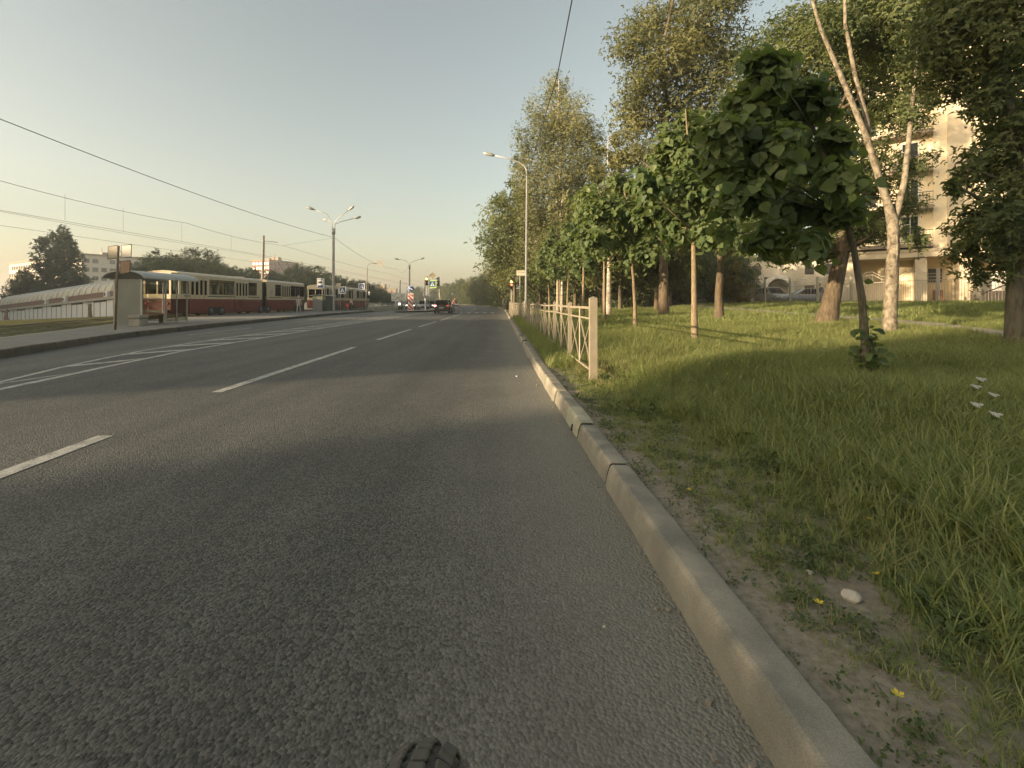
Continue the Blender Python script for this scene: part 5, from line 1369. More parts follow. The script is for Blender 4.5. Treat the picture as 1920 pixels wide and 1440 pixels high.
# ================================================================== TRAMS
seatm = M("tram_interior", (.45, .4, .3), .8)
def tram_body(x0, x1, y0, y1, openings_r, root, ends=(True, True), H=3.28, name="body"):
    """one half of a tram. x0 far side, x1 the side facing the road; openings: (ya, yb, za, zb)"""
    zf, zr, zb = .42, 1.38, 1.72
    def side(x, sgn, ops):
        ops = sorted(ops); th = .06
        lo = MB(); lo.bbox((x, y0, .30), (x - sgn * th, y1, zr)); lo.build("red_skirt", MT['red'], root)
        cb = MB(); cb.bbox((x, y0, zr + .002), (x - sgn * th, y1, zb))
        top = max(o[3] for o in ops); cb.bbox((x, y0, top), (x - sgn * th, y1, H - .12))
        prev = y0
        for (a, b, za, zt) in ops:
            cb.bbox((x, prev, zb), (x - sgn * th, a, top))
            if za > zb: cb.bbox((x, a, zb), (x - sgn * th, b, za))
            if zt < top: cb.bbox((x, a, zt), (x - sgn * th, b, top))
            prev = b
        cb.bbox((x, prev, zb), (x - sgn * th, y1, top)); cb.build("cream_side", MT['cream'], root)
        for (a, b, za, zt) in ops:
            w = MB(); n = max(1, round((b - a) / 1.15)); s = (b - a) / n
            for k in range(n + 1): w.bbox((x + sgn * .008, a + k * s - .03, za), (x - sgn * .05, a + k * s + .03, zt))
            w.bbox((x + sgn * .008, a, zt - .3), (x - sgn * .04, b, zt - .26)); w.bbox((x + sgn * .008, a, za - .02), (x - sgn * .05, b, za + .03)); w.bbox((x + sgn * .008, a, zt - .03), (x - sgn * .05, b, zt + .02))
            f = w.build("window", MT['dark'], root); g = MB(); g.bbox((x - sgn * .028, a, za), (x - sgn * .04, b, zt)); g.build("pane", MT['glass'], f)
    side(x1, 1, openings_r); side(x0, -1, [(y0 + .4, y1 - .4, 1.76, 2.92)])
    st = MB(); st.bbox((x1 + .015, y0 + .5, 1.56), (x1 + .001, y1 - .5, 1.63)); st.build("dark_stripe", MT['dark'], root)
    fl = MB(); fl.bbox((x0 + .06, y0, .5), (x1 - .06, y1, .6)); fl.build("floor", seatm, root)
    # rounded roof
    n = 8; V = []
    for y in (y0 - .02, y1 + .02):
        for k in range(n + 1):
            a = PI * k / n; V.append(((x0 + x1) / 2 - ((x1 - x0) / 2 + .03) * math.cos(a), y, H - .14 + .3 * math.sin(a) ** .7))
    r = MB(); r.add(V, [(k, k + 1, n + 2 + k, n + 1 + k) for k in range(n)] + [tuple(range(n + 1)), tuple(range(n + 1, 2 * n + 2)), (0, n, 2 * n + 1, n + 1)], 0, False); r.build("roof", MT['cream'], root)
    for yy_ in np.arange(y0 + .8, y1 - .6, 1.0):
        s = MB(); s.bbox((x0 + .15, yy_, .6), (x0 + .95, yy_ + .45, 1.05)); s.bbox((x0 + .15, yy_, 1.05), (x0 + .95, yy_ + .08, 1.6)); s.build("seat", seatm, root)
    mb = MB(); [mb.tube([((x0 + x1) / 2, yq, .6), ((x0 + x1) / 2, yq, 2.9)], .02, 5) for yq in np.arange(y0 + 1, y1, 1.6)]; mb.build("grab_pole", MT['signbrown'], root)
def tram_end(x0, x1, y, sgn, root, H=3.28):
    """flat-fronted end; sgn -1 faces the viewer"""
    w = x1 - x0; b = .28
    m = MB()
    for (za, zt, mi) in ((.30, 1.38, 0), (1.383, 1.72, 1)):
        m.add([(x0, y, za), (x0 + b, y + sgn * .45, za), (x1 - b, y + sgn * .45, za), (x1, y, za), (x0, y, zt), (x0 + b, y + sgn * .45, zt), (x1 - b, y + sgn * .45, zt), (x1, y, zt)], [(0, 1, 5, 4), (1, 2, 6, 5), (2, 3, 7, 6), (4, 5, 6, 7), (0, 3, 2, 1)], mi)
    c = MB(); k = .12
    for xa, xb in ((x0 + b, x0 + b + k), (x1 - b - k, x1 - b), ((x0 + x1) / 2 - .05, (x0 + x1) / 2 + .05)): c.bbox((xa, y + sgn * .44, 1.72), (xb, y + sgn * .38, 2.82))
    m2 = MB(); m2.add([(x0, y, 2.82), (x0 + b, y + sgn * .45, 2.82), (x1 - b, y + sgn * .45, 2.82), (x1, y, 2.82), (x0, y, H), (x0 + b, y + sgn * .4, H - .02), (x1 - b, y + sgn * .4, H - .02), (x1, y, H)], [(0, 1, 5, 4), (1, 2, 6, 5), (2, 3, 7, 6), (4, 5, 6, 7), (0, 3, 2, 1)])
    m.build("end_panel", [MT['red'], MT['cream']], root); c.build("end_pillar", MT['cream'], root); m2.build("end_header", MT['cream'], root)
    g = MB(); g.add([(x0 + .02, y, 1.72), (x0 + b, y + sgn * .41, 1.72), (x1 - b, y + sgn * .41, 1.72), (x1 - .02, y, 1.72), (x0 + .02, y, 2.82), (x0 + b, y + sgn * .41, 2.82), (x1 - b, y + sgn * .41, 2.82), (x1 - .02, y, 2.82)], [(0, 1, 5, 4), (1, 2, 6, 5), (2, 3, 7, 6)]); g.build("end_window", MT['glass'], root)
    for xx in (x0 + .5, x1 - .5):
        m = MB(); m.disc((xx, y + sgn * .46, 1.05), .1, 12, 'Y', 0, .04); m.build("tail_light", MT['signred'] if sgn < 0 else MT['signwhite'], root)
    m = MB(); m.bbox((x0 + .4, y + sgn * .45, .4), (x1 - .4, y + sgn * .62, .58)); m.build("bumper", MT['dark'], root)
def door(x, a, b, root):
    n = 4; s = (b - a) / n; m = MB(); g = MB()
    for k in range(n):
        p, q = a + k * s + .03, a + (k + 1) * s - .03
        m.bbox((x + .012, p, .5), (x + .045, q, 1.7)); m.bbox((x + .012, p, 2.82), (x + .045, q, 3.0)); m.bbox((x + .012, p, 1.7), (x + .045, p + .07, 2.82)); m.bbox((x + .012, q - .07, 1.7), (x + .045, q, 2.82)); g.bbox((x + .02, p + .07, 1.7), (x + .03, q - .07, 2.82))
        m.bbox((x + .046, p, .5), (x + .05, q, 1.38), 1)
    m.bbox((x + .046, a, .45), (x + .056, b, 1.375), 1); [m.bbox((x + .057, a + k * s - .008, .5), (x + .06, a + k * s + .008, 1.37), 1) for k in (1, 2, 3)]
    o = m.build("door", [MT['cream'], MT['red']], root); g.build("pane", MT['carglass'], o)
def bogie(x0, x1, y, root):
    m = MB(); m.bbox((x0 + .2, y - 1.1, .2), (x1 - .12, y + 1.1, .5)); b = m.build("bogie", MT['black'], root)
    m = MB(); m.prism([(y - 1.25, .2), (y + 1.25, .2), (y + 1.05, .72), (y - 1.05, .72)], x1 - .03, x1 + .004, lambda p, q, r: (r, p, q)); m.build("wheel_arch", MT['black'], b)
    for dy in (-.72, .72):
        for xx in (x0 + .45, x1 - .045): m = MB(); m.disc((xx, y + dy, .33), .33, 18, 'X', 0, .12); m.build("wheel", MT['dark'], b)
def tram(x1, y0, label, Lr=11.6, Lf=9.6, panto=True, flip=False):
    root = empty("tram", (x1, y0, .12), 0, label, "tram"); x0 = -2.5
    za, zt = 1.76, 2.92
    rear = [(.25, 1.0, za, zt), (3.5, 6.9, za, zt), (9.2, 10.6, za, zt)]
    tram_body(x0, 0, 0, Lr, rear, root)
    tram_end(x0, 0, -.0, -1, root)
    door(0, 1.15, 3.2, root); door(0, 7.05, 9.0, root)
    yj = Lr
    m = MB()
    for k in range(7): m.bbox((x0 + .12 + .05 * (k % 2), yj + .13 * k, .5), (-.12 - .05 * (k % 2), yj + .13 * (k + 1), 3.0))
    m.build("bellows", MT['black'], root)
    f0 = yj + .92
    front = [(f0 + 1.7, f0 + 2.9, za, zt), (f0 + 5.2, f0 + 8.7, za, zt)]
    tram_body(x0, 0, f0, f0 + Lf, front, root); tram_end(x0, 0, f0 + Lf, 1, root)
    door(0, f0 + 3.05, f0 + 5.0, root)
    m = MB(); m.bbox((.008, f0 + .65, 1.9), (.03, f0 + 1.15, 2.4)); m.build("route_box", MT['signtan'], root)
    for yy_ in (4.4, yj + .45, f0 + 7.3): bogie(x0, 0, yy_, root)
    for yy_ in (2.0, 7.6, f0 + 4.3): m = MB(); m.bbox((x0 + .5, yy_ - .7, .22), (-.3, yy_ + .7, .45)); m.build("equipment_box", MT['dark'], root)
    for a, b in ((yj - 2.2, yj - .2), (f0 + 1.2, f0 + 4.6)): 
        m = MB(); m.bbox((x0 + .5, a, 3.32), (-.5, b, 3.5)); [m.bbox((x0 + .7, q_, 3.1), (-.7, q_ + .1, 3.32)) for q_ in (a + .1, b - .2)]; m.build("roof_box", MT['dark'], root)
    if panto:
        yq = f0 + 5.6; m = MB()
        for xx in (-.75, -1.75):
            m.tube([(xx, yq, 3.3), (xx * .9 - .12, yq + 1.9, 4.35), (xx, yq + .3, 5.6)], .03, 5)
        m.tube([(-.3, yq + .3, 5.62), (-2.2, yq + .3, 5.62)], .03, 5); m.bbox((x0 + .5, yq - .4, 3.32), (-.5, yq + 2.2, 3.42)); m.build("pantograph", MT['dark'], root)
    return root
tram(-23.2, 33.4, "nearest red and cream articulated tram standing behind the shelter", Lf=8.7)
tram(-23.2, 61.4, "second red and cream tram further along, partly behind the sign posts", Lr=10.4, Lf=8.8, panto=False)

# ================================================================== CARS
def car(label, x, y, rz, col, kind='hatch', z=0.0, front_lit=False, rear_lit=False, name="car", group=None, cat="car"):
    t = empty(name, (x, y, z), rz, label, cat, group)          # local +y is the car's front
    L, W, H = {'hatch': (4.1, 1.74, 1.5), 'sedan': (4.5, 1.76, 1.45), 'suv': (4.5, 1.85, 1.7)}[kind]
    paint = M("car_paint", col, .3, .2, .04, 1, spec=.6, coat=.4)
    gb = .62 if kind != 'suv' else .74       # sill line fraction etc
    bl = .93 if kind != 'suv' else 1.08      # belt line
    # body: cross-sections along y: (y, half width, z bottom, z belt)
    secs = [(-L / 2, .80, .42, .74), (-L / 2 + .06, .9, .3, bl - .06), (-L / 2 + .4, .98, .24, bl), (-L * .2, 1, .22, bl + .01), (L * .12, 1, .22, bl), (L * .2, .99, .22, bl - .02), (L / 2 - .5, .96, .24, bl - .13), (L / 2 - .12, .86, .28, bl - .24), (L / 2, .72, .38, .62)]
    prof = lambda hw, a, b: [(-hw * .9, a), (-hw, a + (b - a) * .35), (-hw * .99, a + (b - a) * .7), (-hw * .93, b), (hw * .93, b), (hw * .99, a + (b - a) * .7), (hw, a + (b - a) * .35), (hw * .9, a)]
    V = []; n = 8
    for (yy_, wf, a, b) in secs: V += [(p, yy_, q_) for p, q_ in prof(W / 2 * wf, a, b)]
    F = [(i * n + k, i * n + (k + 1) % n, (i + 1) * n + (k + 1) % n, (i + 1) * n + k) for i in range(len(secs) - 1) for k in range(n)]
    mb = MB(); mb.add(V, F, 0, True); mb.add(V[:n], [list(range(n))]); mb.add(V[-n:], [list(range(n))]); body = mb.build("body", paint, t, )
    # glasshouse: roof and pillars, windows let in
    yb0, yb1 = (-L / 2 + .16, L * .2) if kind != 'sedan' else (-L / 2 + .75, L * .2)
    yr0, yr1 = (-L / 2 + .5, L * .02) if kind != 'sedan' else (-L / 2 + 1.35, L * .02)
    wb, wr = W / 2 * .93, W / 2 * .74
    base = [(-wb, yb0, bl), (wb, yb0, bl), (wb, yb1, bl - .02), (-wb, yb1, bl - .02)]; top = [(-wr, yr0, H - .04), (wr, yr0, H - .04), (wr, yr1, H - .02), (-wr, yr1, H - .02)]
    mb = MB(); mb.add(base + top, [(0, 1, 5, 4), (1, 2, 6, 5), (2, 3, 7, 6), (3, 0, 4, 7)]); mb.build("windows", MT['carglass'], t)
    mb = MB(); tt = [(-wr, yr0, H - .04), (wr, yr0, H - .04), (wr, yr1, H - .02), (-wr, yr1, H - .02)]
    mb.add(tt + [(p * .9, q_ + (.12 if q_ == yr0 else -.12), H + .01) for p, q_, r in tt], [(0, 1, 5, 4), (1, 2, 6, 5), (2, 3, 7, 6), (3, 0, 4, 7), (4, 5, 6, 7)])
    for a, b in zip(base, top): mb.tube([a, b], .045, 5)
    for sx in (-1, 1): f = .5; a = Vector(base[1 if sx > 0 else 0]).lerp(Vector(base[2 if sx > 0 else 3]), f); b = Vector(top[1 if sx > 0 else 0]).lerp(Vector(top[2 if sx > 0 else 3]), f); mb.tube([a, b], .035, 4)
    mb.build("roof", paint, t)
    for yy_ in (-L * .31, L * .32):
        for sx in (-1, 1):
            m = MB(); m.lathe([(.18, -.1), (.3, -.1), (.32, -.06), (.32, .06), (.3, .1), (.18, .1)], (sx * (W / 2 - .09), yy_, .32), 18, 'X'); wo = m.build("wheel", MT['black'], t)
            m = MB(); m.disc((sx * (W / 2 - .03), yy_, .32), .19, 14, 'X', 0, .1); m.build("rim", MT['galv'], wo)
    for sx in (-1, 1):
        m = MB(); m.box((sx * W * .34, L / 2 - .13, .67), (.28, .2, .12)); m.build("headlight", glow("headlight_lit", (1, .96, .85), 2.2) if front_lit else MT['signwhite'], t, .03)
        m = MB(); m.box((sx * W * .40, -L / 2 + .1, bl - .1), (.26, .16, .22)); m.build("tail_light", glow("brake_lit", (1, .3, .2), 2.2) if (rear_lit and sx < 0) else MT['signred'], t, .03)
        m = MB(); m.box((sx * (W / 2 + .07), L * .17, bl + .06), (.16, .1, .12)); m.build("mirror", paint, t, .02)
    m = MB(); m.box((0, -L / 2 - .002, .62), (.5, .03, .12)); m.build("number_plate", MT['signgrey'], t)
    m = MB(); m.box((0, -L / 2 + .02, .4), (W * .86, .12, .2)); m.box((0, L / 2 - .03, .42), (W * .8, .12, .16)); m.build("bumper", MT['dark'] if kind != 'sedan' else paint, t, .03)
    return t
car("dark hatchback waiting at the crossing, seen from behind with one tail light lit", PX(828, 51), 52.9, 0, (.025, .027, .027), 'hatch', rear_lit=True)
car("white oncoming car behind the striped marker column", PX(770, 82), 82, PI + .15, (.55, .55, .54), 'hatch', front_lit=True)
car("silver oncoming car half hidden behind the white bollard", PX(791, 78), 79, PI + .3, (.28, .29, .28), 'hatch')
car("black oncoming car with lit headlights left of the waiting hatchback", PX(806.5, 80), 81, PI, (.03, .03, .03), 'hatch', front_lit=True)
car("far oncoming car glimpsed behind the cyclist with lit headlights", PX(853, 130), 130, PI, (.3, .3, .3), 'sedan', front_lit=True)
car("red parked car behind the ornate fence", 28.0, 57, 1.45, (.3, .04, .03), 'sedan', gz(28, 57), name="parked_car")
car("silver sports utility car parked in front of the white building", 29.0, 49.5, PI, (.4, .4, .38), 'suv', gz(29, 49.5), name="parked_car")
car("pale blue grey car parked behind the fence, left of the leaning trunk", 30.0, 46.0, 1.3, (.2, .23, .27), 'sedan', gz(30, 46), name="parked_car")
car("grey parked car left of the blue tent", 22.0, 68, 1.3, (.25, .26, .26), 'sedan', gz(22, 68), name="parked_car")
car("dark parked car under the blue tent", 26.5, 66, 1.5, (.06, .065, .07), 'sedan', gz(26.5, 66), name="parked_car")
t = empty("awning_tent", (25.6, 69, gz(25.6, 69)), 0, "bright blue pointed tent roof behind the parked cars", "tent")
mb = MB(); mb.add([(-2, -2, 1.9), (2, -2, 1.9), (2, 2, 1.9), (-2, 2, 1.9), (0, 0, 3.6), (-2, -2, 1.65), (2, -2, 1.65), (2, 2, 1.65), (-2, 2, 1.65)], [(0, 1, 4), (1, 2, 4), (2, 3, 4), (3, 0, 4), (0, 1, 6, 5), (1, 2, 7, 6), (2, 3, 8, 7), (3, 0, 5, 8)]); mb.build("canopy", M("blue_canvas", (.05, .17, .5), .7), t)
for a in (-1.95, 1.95):
    for b in (-1.95, 1.95): mb = MB(); mb.tube([(a, b, -.1), (a, b, 1.9)], .03, 5); mb.build("leg", MT['galv'], t)

# ================================================================== PEOPLE
skinm = M("skin", (.42, .26, .18), .6); hairm = M("hair_dark", (.05, .035, .025), .8)
def person(label, x, y, z, rz, top, legs, shoe=(.05, .045, .04), stride=.2, arms=((-.1, 0), (.1, 0)), lean=0.0, H=1.72, hair=(.06, .04, .03), knees=None, hands=None, sleeves=True, name="person", sit=None, parts=None):
    """one skinned body; local +y is where the person faces"""
    k = H / 1.72; root = empty(name, (x, y, z), rz, label, "person")
    J = {}; R = {}
    hip = .92
    def j(n, p, r, par): J[n] = (Vector(p) * k, r * k, par)
    l = lean
    j('pelvis', (0, 0, hip), .135, None); j('waist', (0, l * .2, 1.08), .125, 'pelvis'); j('chest', (0, l * .5, 1.3), .15, 'waist'); j('neck', (0, l * .72, 1.47), .06, 'chest'); j('chin', (0, l * .8 + .01, 1.53), .062, 'neck'); j('head', (0, l * .86, 1.63), .095, 'chin'); j('crown', (0, l * .86, 1.7), .06, 'head')
    for s, n in ((-1, 'l'), (1, 'r')):
        st = stride * s
        if sit: kn, an = sit[n]
        else: kn, an = (.1 * s, st * .45 + .03, .5), (.1 * s, st, .09)
        j('hip' + n, (.09 * s, 0, .87), .098, 'pelvis'); j('knee' + n, kn, .062, 'hip' + n); j('ankle' + n, an, .042, 'knee' + n); j('toe' + n, (an[0] + .02 * s, an[1] + .16, an[2] - .045), .036, 'ankle' + n)
        ax, ay = arms[0 if s < 0 else 1]
        j('sh' + n, (.19 * s, l * .55, 1.39), .062, 'chest')
        if hands and hands.get(n): hd = hands[n]; el = tuple((a + b) / 2 for a, b in zip((.23 * s, l * .55, 1.36), hd)); el = (el[0] + .05 * s, el[1] - .05, el[2] - .07)
        else: el = (.225 * s, l * .5 + ay * .5 - .02, 1.12); hd = (.22 * s + ax * .3, l * .5 + ay + .06, .88)
        j('el' + n, el, .045, 'sh' + n); j('wr' + n, hd, .034, 'el' + n)
        dv = (Vector(hd) - Vector(el)).normalized(); j('ha' + n, tuple(Vector(hd) + dv * .08), .036, 'wr' + n)
        for q_, (ox, ln) in enumerate(((-.028, .07), (-.009, .085), (.012, .08), (.03, .06))): j('f%d%s' % (q_, n), tuple(Vector(hd) + dv * (.09 + ln) + Vector((ox, .015 * (q_ % 2), 0))), .011, 'ha' + n)
        j('th' + n, tuple(Vector(hd) + dv * .08 + Vector((-.045 * s, .03, 0))), .013, 'wr' + n)
    names = list(J); idx = {n: i for i, n in enumerate(names)}
    me = bpy.data.meshes.new("body"); me.from_pydata([J[n][0] for n in names], [(idx[n], idx[J[n][2]]) for n in names if J[n][2]], [])
    o = bpy.data.objects.new("body", me); COL.objects.link(o)
    md = o.modifiers.new("skin", 'SKIN'); 
    for i, n in enumerate(names): me.skin_vertices[0].data[i].radius = (J[n][1], J[n][1] * (.72 if n in ('chest', 'waist', 'pelvis') else 1)); 
    me.skin_vertices[0].data[0].use_root = True
    md.use_smooth_shade = True; o.modifiers.new("sub", 'SUBSURF').levels = 1; o.modifiers["sub"].render_levels = 1
    dg = bpy.context.evaluated_depsgraph_get(); m2 = bpy.data.meshes.new_from_object(o.evaluated_get(dg)); bpy.data.objects.remove(o)
    m2.materials.clear()
    topm, legm, shm, hm = M("top_cloth", top, .85), M("leg_cloth", legs, .85), M("shoe", shoe, .7), M("hair", hair, .85)
    for m in (skinm, topm, legm, shm): m2.materials.append(m)
    bones = [(J[n][0], J[J[n][2]][0], n) for n in names if J[n][2]]
    for p in m2.polygons:
        c = p.center; best = min(bones, key=lambda b: (c - geom_closest(c, b[0], b[1])).length); n = best[2]
        if n[:2] in ('ha', 'f0', 'f1', 'f2', 'f3', 'th', 'wr') and n != 'hair' or n in ('chin', 'head', 'crown', 'neck'): mi = 0
        elif n[:2] == 'el' and not sleeves: mi = 0
        elif n.startswith('toe'): mi = 3
        elif n[:3] in ('hip', 'kne', 'ank') or n == 'waist' and c.z < 1.0 * k: mi = 2
        else: mi = 1
        if n.startswith('wr') and sleeves: mi = 1
        p.material_index = mi
    body = link_mesh("body", m2, None, root)
    hc = J['head'][0]; mb = MB(); V = []; F = []; nl, ns = 6, 12
    for i in range(nl + 1):
        a = PI * .62 * i / nl
        for q_ in range(ns): b = 2 * PI * q_ / ns; V.append(hc + Vector((.1 * math.sin(a) * math.cos(b), -.02 + .112 * math.sin(a) * math.sin(b) - (.02 * a), .02 + .115 * math.cos(a))) * k)
    F = [(i * ns + q_, i * ns + (q_ + 1) % ns, (i + 1) * ns + (q_ + 1) % ns, (i + 1) * ns + q_) for i in range(nl) for q_ in range(ns)]
    V = [v - Vector((0, .02 * k, 0)) for v in V]
    mb.add(V, F, 0, True); mb.build("hair", hm, root)
    mb = MB(); f = hc + Vector((0, .095, -.01)) * k
    mb.tube([f + Vector((0, -.01, .03)), f + Vector((0, .022, -.02)), f + Vector((0, 0, -.03))], [.008, .014, .012], 5); mb.build("nose", skinm, body)
    mb = MB(); [mb.box(f + Vector((sx * .034, -.006, .02)), (.024, .012, .012)) for sx in (-1, 1)]; mb.box(f + Vector((0, -.008, -.06)), (.045, .012, .01)); mb.build("eyes_and_mouth", hairm, body)
    for sx in (-1, 1): mb = MB(); mb.lathe([(.001, -.01), (.028, -.008), (.028, .008), (.001, .01)], hc + Vector((sx * .098, -.01, -.005)) * k, 8, 'X'); mb.build("ear", skinm, body)
    return root
def geom_closest(p, a, b):
    d = b - a; t = max(0, min(1, (p - a).dot(d) / max(d.dot(d), 1e-9))); return a + d * t
person("person in pale white clothes walking away along the tram platform", PX(560, 46), 46, PLZ, .1, (.55, .53, .46), (.5, .48, .42), (.4, .38, .34), .22, H=1.68, hair=(.5, .47, .4))
p = person("person carrying a red bag striding past the second tram", PX(659, 60), 60, PLZ, 2.6, (.4, .33, .25), (.06, .06, .07), (.5, .5, .48), .38, H=1.66, hair=(.04, .03, .02))
t = empty("shoulder_bag", (PX(659, 60) - .4, 59.8, PLZ + .35), 0, "red bag hanging at the side of the striding person", "bag")
mb = MB(); mb.prism([(-.24, 0), (.24, 0), (.17, .5), (-.17, .5)], -.08, .08, lambda p_, q_, r: (p_, r, q_)); mb.build("bag_body", M("red_cloth", (.4, .06, .06), .8), t, .03); mb = MB(); mb.tube([(-.12, 0, .5), (-.05, 0, .85), (.1, 0, .5)], .012, 5); mb.build("strap", M("red_strap", (.35, .05, .05), .8), t)
person("person in a pale top waiting at the far right kerb", PX(944, 68), 68, .1, 1.2, (.45, .45, .44), (.3, .3, .3), stride=.05, hair=(.1, .07, .05))
person("person in black clothes standing at the far kerb by the thin pole", PX(951, 67), 67.5, .1, 1.4, (.03, .03, .035), (.03, .03, .03), stride=.06)
person("person in dark clothes behind the ornate fence near the leaning trunk", 27.6, 40.2, gz(27.6, 40.2), 2.5, (.05, .06, .1), (.35, .35, .36), stride=.15)
# bicycle on the crossing, with its rider stepping beside it
bsx, bsy = PX(850.5, 50.4), 50.4
def bicycle(x, y, rz, label):
    t = empty("bicycle", (x, y, 0), rz, label, "bicycle")     # along local +x
    for xx in (-.53, .53):
        m = MB(); m.tube([(xx + .33 * math.cos(a), 0, .345 + .33 * math.sin(a)) for a in np.linspace(0, 2 * PI, 25)], .02, 6, False); w = m.build("wheel", MT['black'], t)
        m = MB(); [m.tube([(xx, 0, .345), (xx + .32 * math.cos(a), 0, .345 + .32 * math.sin(a))], .003, 3, False) for a in np.linspace(0, 2 * PI, 15)[:-1]]; m.build("spokes", MT['galv'], w)
    m = MB(); A_ = dict(b=(-.53, 0, .345), c=(-.1, 0, .3), s=(-.22, 0, .86), h=(.36, 0, .82), f=(.53, 0, .345), k=(.4, 0, .98))
    for a, b in ('bc', 'cs', 'sb', 'ch', 'sh', 'hf', 'hk'): m.tube([A_[a], A_[b]], .018, 6)
    m.build("frame", M("bike_paint", (.06, .06, .07), .4), t)
    m = MB(); m.tube([(.36, -.3, 1.0), (.42, -.1, .99), (.42, .1, .99), (.36, .3, 1.0)], .014, 6); m.build("handlebar", MT['dark'], t)
    m = MB(); m.box((-.24, 0, .92), (.26, .14, .06)); m.tube([(-.22, 0, .86), (-.24, 0, .9)], .015, 5); m.build("saddle", MT['black'], t, .02); m = MB(); m.tube([(-.1, -.16, .14), (-.1, -.05, .3), (-.1, .05, .3), (-.1, .16, .46)], .012, 5); m.build("crank", MT['dark'], t)
    return t
bicycle(bsx + .25, bsy, 0.0, "dark bicycle being wheeled across the zebra crossing")
person("person in a reddish pink top leaning over the bicycle on the crossing", bsx - .15, bsy - .32, 0.0, -PI / 2 + .12, (.27, .13, .12), (.04, .045, .05), stride=.3, lean=.38, hands=dict(l=(-.0, .62, 1.0), r=(.2, .55, .98)), H=1.78)
# motorcycle and rider, oncoming
mx, my = PX(751, 72), 72
t = empty("motorcycle", (mx, my, 0), PI - .1, "oncoming motorcycle with its round headlight lit", "motorcycle")
for yy_ in (-.7, .7):
    m = MB(); m.lathe([(.2, -.06), (.3, -.06), (.32, 0), (.3, .06), (.2, .06), (.2, -.06)], (0, yy_, .32), 18, 'X'); w = m.build("wheel", MT['black'], t); m = MB(); m.disc((0, yy_, .32), .2, 12, 'X', 0, .04); m.build("rim", MT['galv'], w)
m = MB(); m.tube([(0, .7, .32), (.0, .5, .75), (0, .4, 1.05)], .06, 6); m.box((0, 0, .5), (.36, .6, .4)); m.build("frame", MT['dark'], t, .04); m = MB(); m.box((0, .15, .85), (.36, .5, .24)); m.build("fuel_tank", MT['black'], t, .08); m = MB(); m.box((0, -.4, .82), (.3, .7, .12)); m.build("seat", MT['black'], t, .05)
m = MB(); m.disc((0, .62, .95), .13, 16, 'Y', 0, .12); m.build("headlight", glow("bike_headlight", (1, .96, .85), 2.6), t); m = MB(); m.tube([(-.4, .25, 1.08), (-.1, .42, 1.1), (.1, .42, 1.1), (.4, .25, 1.08)], .02, 6); m.build("handlebar", MT['dark'], t)
m = MB(); m.prism([(-.3, .55), (.3, .55), (.22, 1.3), (-.22, 1.3)], .44, .5, lambda p_, q_, r: (p_, r, q_)); m.build("fairing", M("pale_fairing", (.35, .37, .36), .4), t, .02)
p = person("rider in a grey jacket astride the oncoming motorcycle", mx, my + .25, -.02, PI - .1, (.3, .31, .3), (.05, .05, .05), stride=.1, lean=.2, hands=dict(l=(-.36, .48, 1.1), r=(.36, .48, 1.1)), sit=dict(l=((-.26, .3, .66), (-.24, .1, .3)), r=((.26, .3, .66), (.24, .1, .3))), H=1.72, hair=(.6, .6, .58))

# ================================================================== THE VIEWER'S OWN BICYCLE WHEEL
t = empty("bicycle", (-.1, .395, .384), 0, "knobbly fat bicycle tyre just showing at the bottom edge", "bicycle")
R0, rt = .315, .062
m = MB(); nn = 64
ring = [(R0 * math.sin(a), R0 * math.cos(a)) for a in np.linspace(0, 2 * PI, nn, endpoint=False)]
V = []; ns = 14
for i in range(nn):
    a = 2 * PI * i / nn; d = Vector((0, math.sin(a), math.cos(a)))
    for k in range(ns): b = 2 * PI * k / ns; V.append(d * (R0 + rt * math.cos(b)) + Vector((rt * math.sin(b), 0, 0)))
m.add(V, [(i * ns + k, i * ns + (k + 1) % ns, ((i + 1) % nn) * ns + (k + 1) % ns, ((i + 1) % nn) * ns + k) for i in range(nn) for k in range(ns)], 0, True)
ty = m.build("tyre", M("worn_tyre_rubber", (.05, .048, .042), .55, 0, .35, 30, .4, 200), t)
km = M("tyre_knob_rubber", (.085, .08, .068), .5, 0, .25, 40); kme = None
for i in range(64):
    for q_ in range(5):
        a = 2 * PI * (i + .5 * (q_ % 2)) / 64; b = (-.95, -.48, 0, .48, .95)[q_]
        d = Vector((0, math.sin(a), math.cos(a))); nrm = (d * math.cos(b) + Vector((math.sin(b), 0, 0))).normalized(); tang = Vector((0, math.cos(a), -math.sin(a))); sd = tang.cross(nrm)
        if kme is None: o = MB().box((0, 0, 0), (.021, .026, .007)).build("tyre_knob", km, t, .0025); kme = o.data
        else: o = bpy.data.objects.new("tyre_knob", kme); COL.objects.link(o); o.parent = t
        o.matrix_local = Matrix.Translation(d * R0 + nrm * (rt + .0025)) @ Matrix((sd, tang, nrm)).transposed().to_4x4()
m = MB(); m.lathe([(.245, -.022), (.262, -.026), (.262, .026), (.245, .022), (.245, -.022)], (0, 0, 0), 40, 'X'); m.build("rim", MT['dark'], t)
m = MB(); [m.tube([(.03 * (-1) ** i, 0, 0), (0, .246 * math.sin(a), .246 * math.cos(a))], .0012, 3, False) for i, a in enumerate(np.linspace(0, 2 * PI, 29)[:-1])]; m.build("spokes", MT['galv'], t)
m = MB(); m.lathe([(.02, -.055), (.03, -.05), (.018, -.03), (.018, .03), (.03, .05), (.02, .055)], (0, 0, 0), 12, 'X'); m.build("hub", MT['dark'], t)
m = MB(); [m.tube([(sx * .062, 0, 0), (sx * .064, -.12, .26), (sx * .062, -.16, .36)], .016, 8) for sx in (-1, 1)]; m.tube([(-.062, -.16, .36), (.062, -.16, .36)], .02, 8); m.tube([(0, -.16, .36), (0, -.24, .58)], .02, 8); m.build("fork", MT['dark'], t)
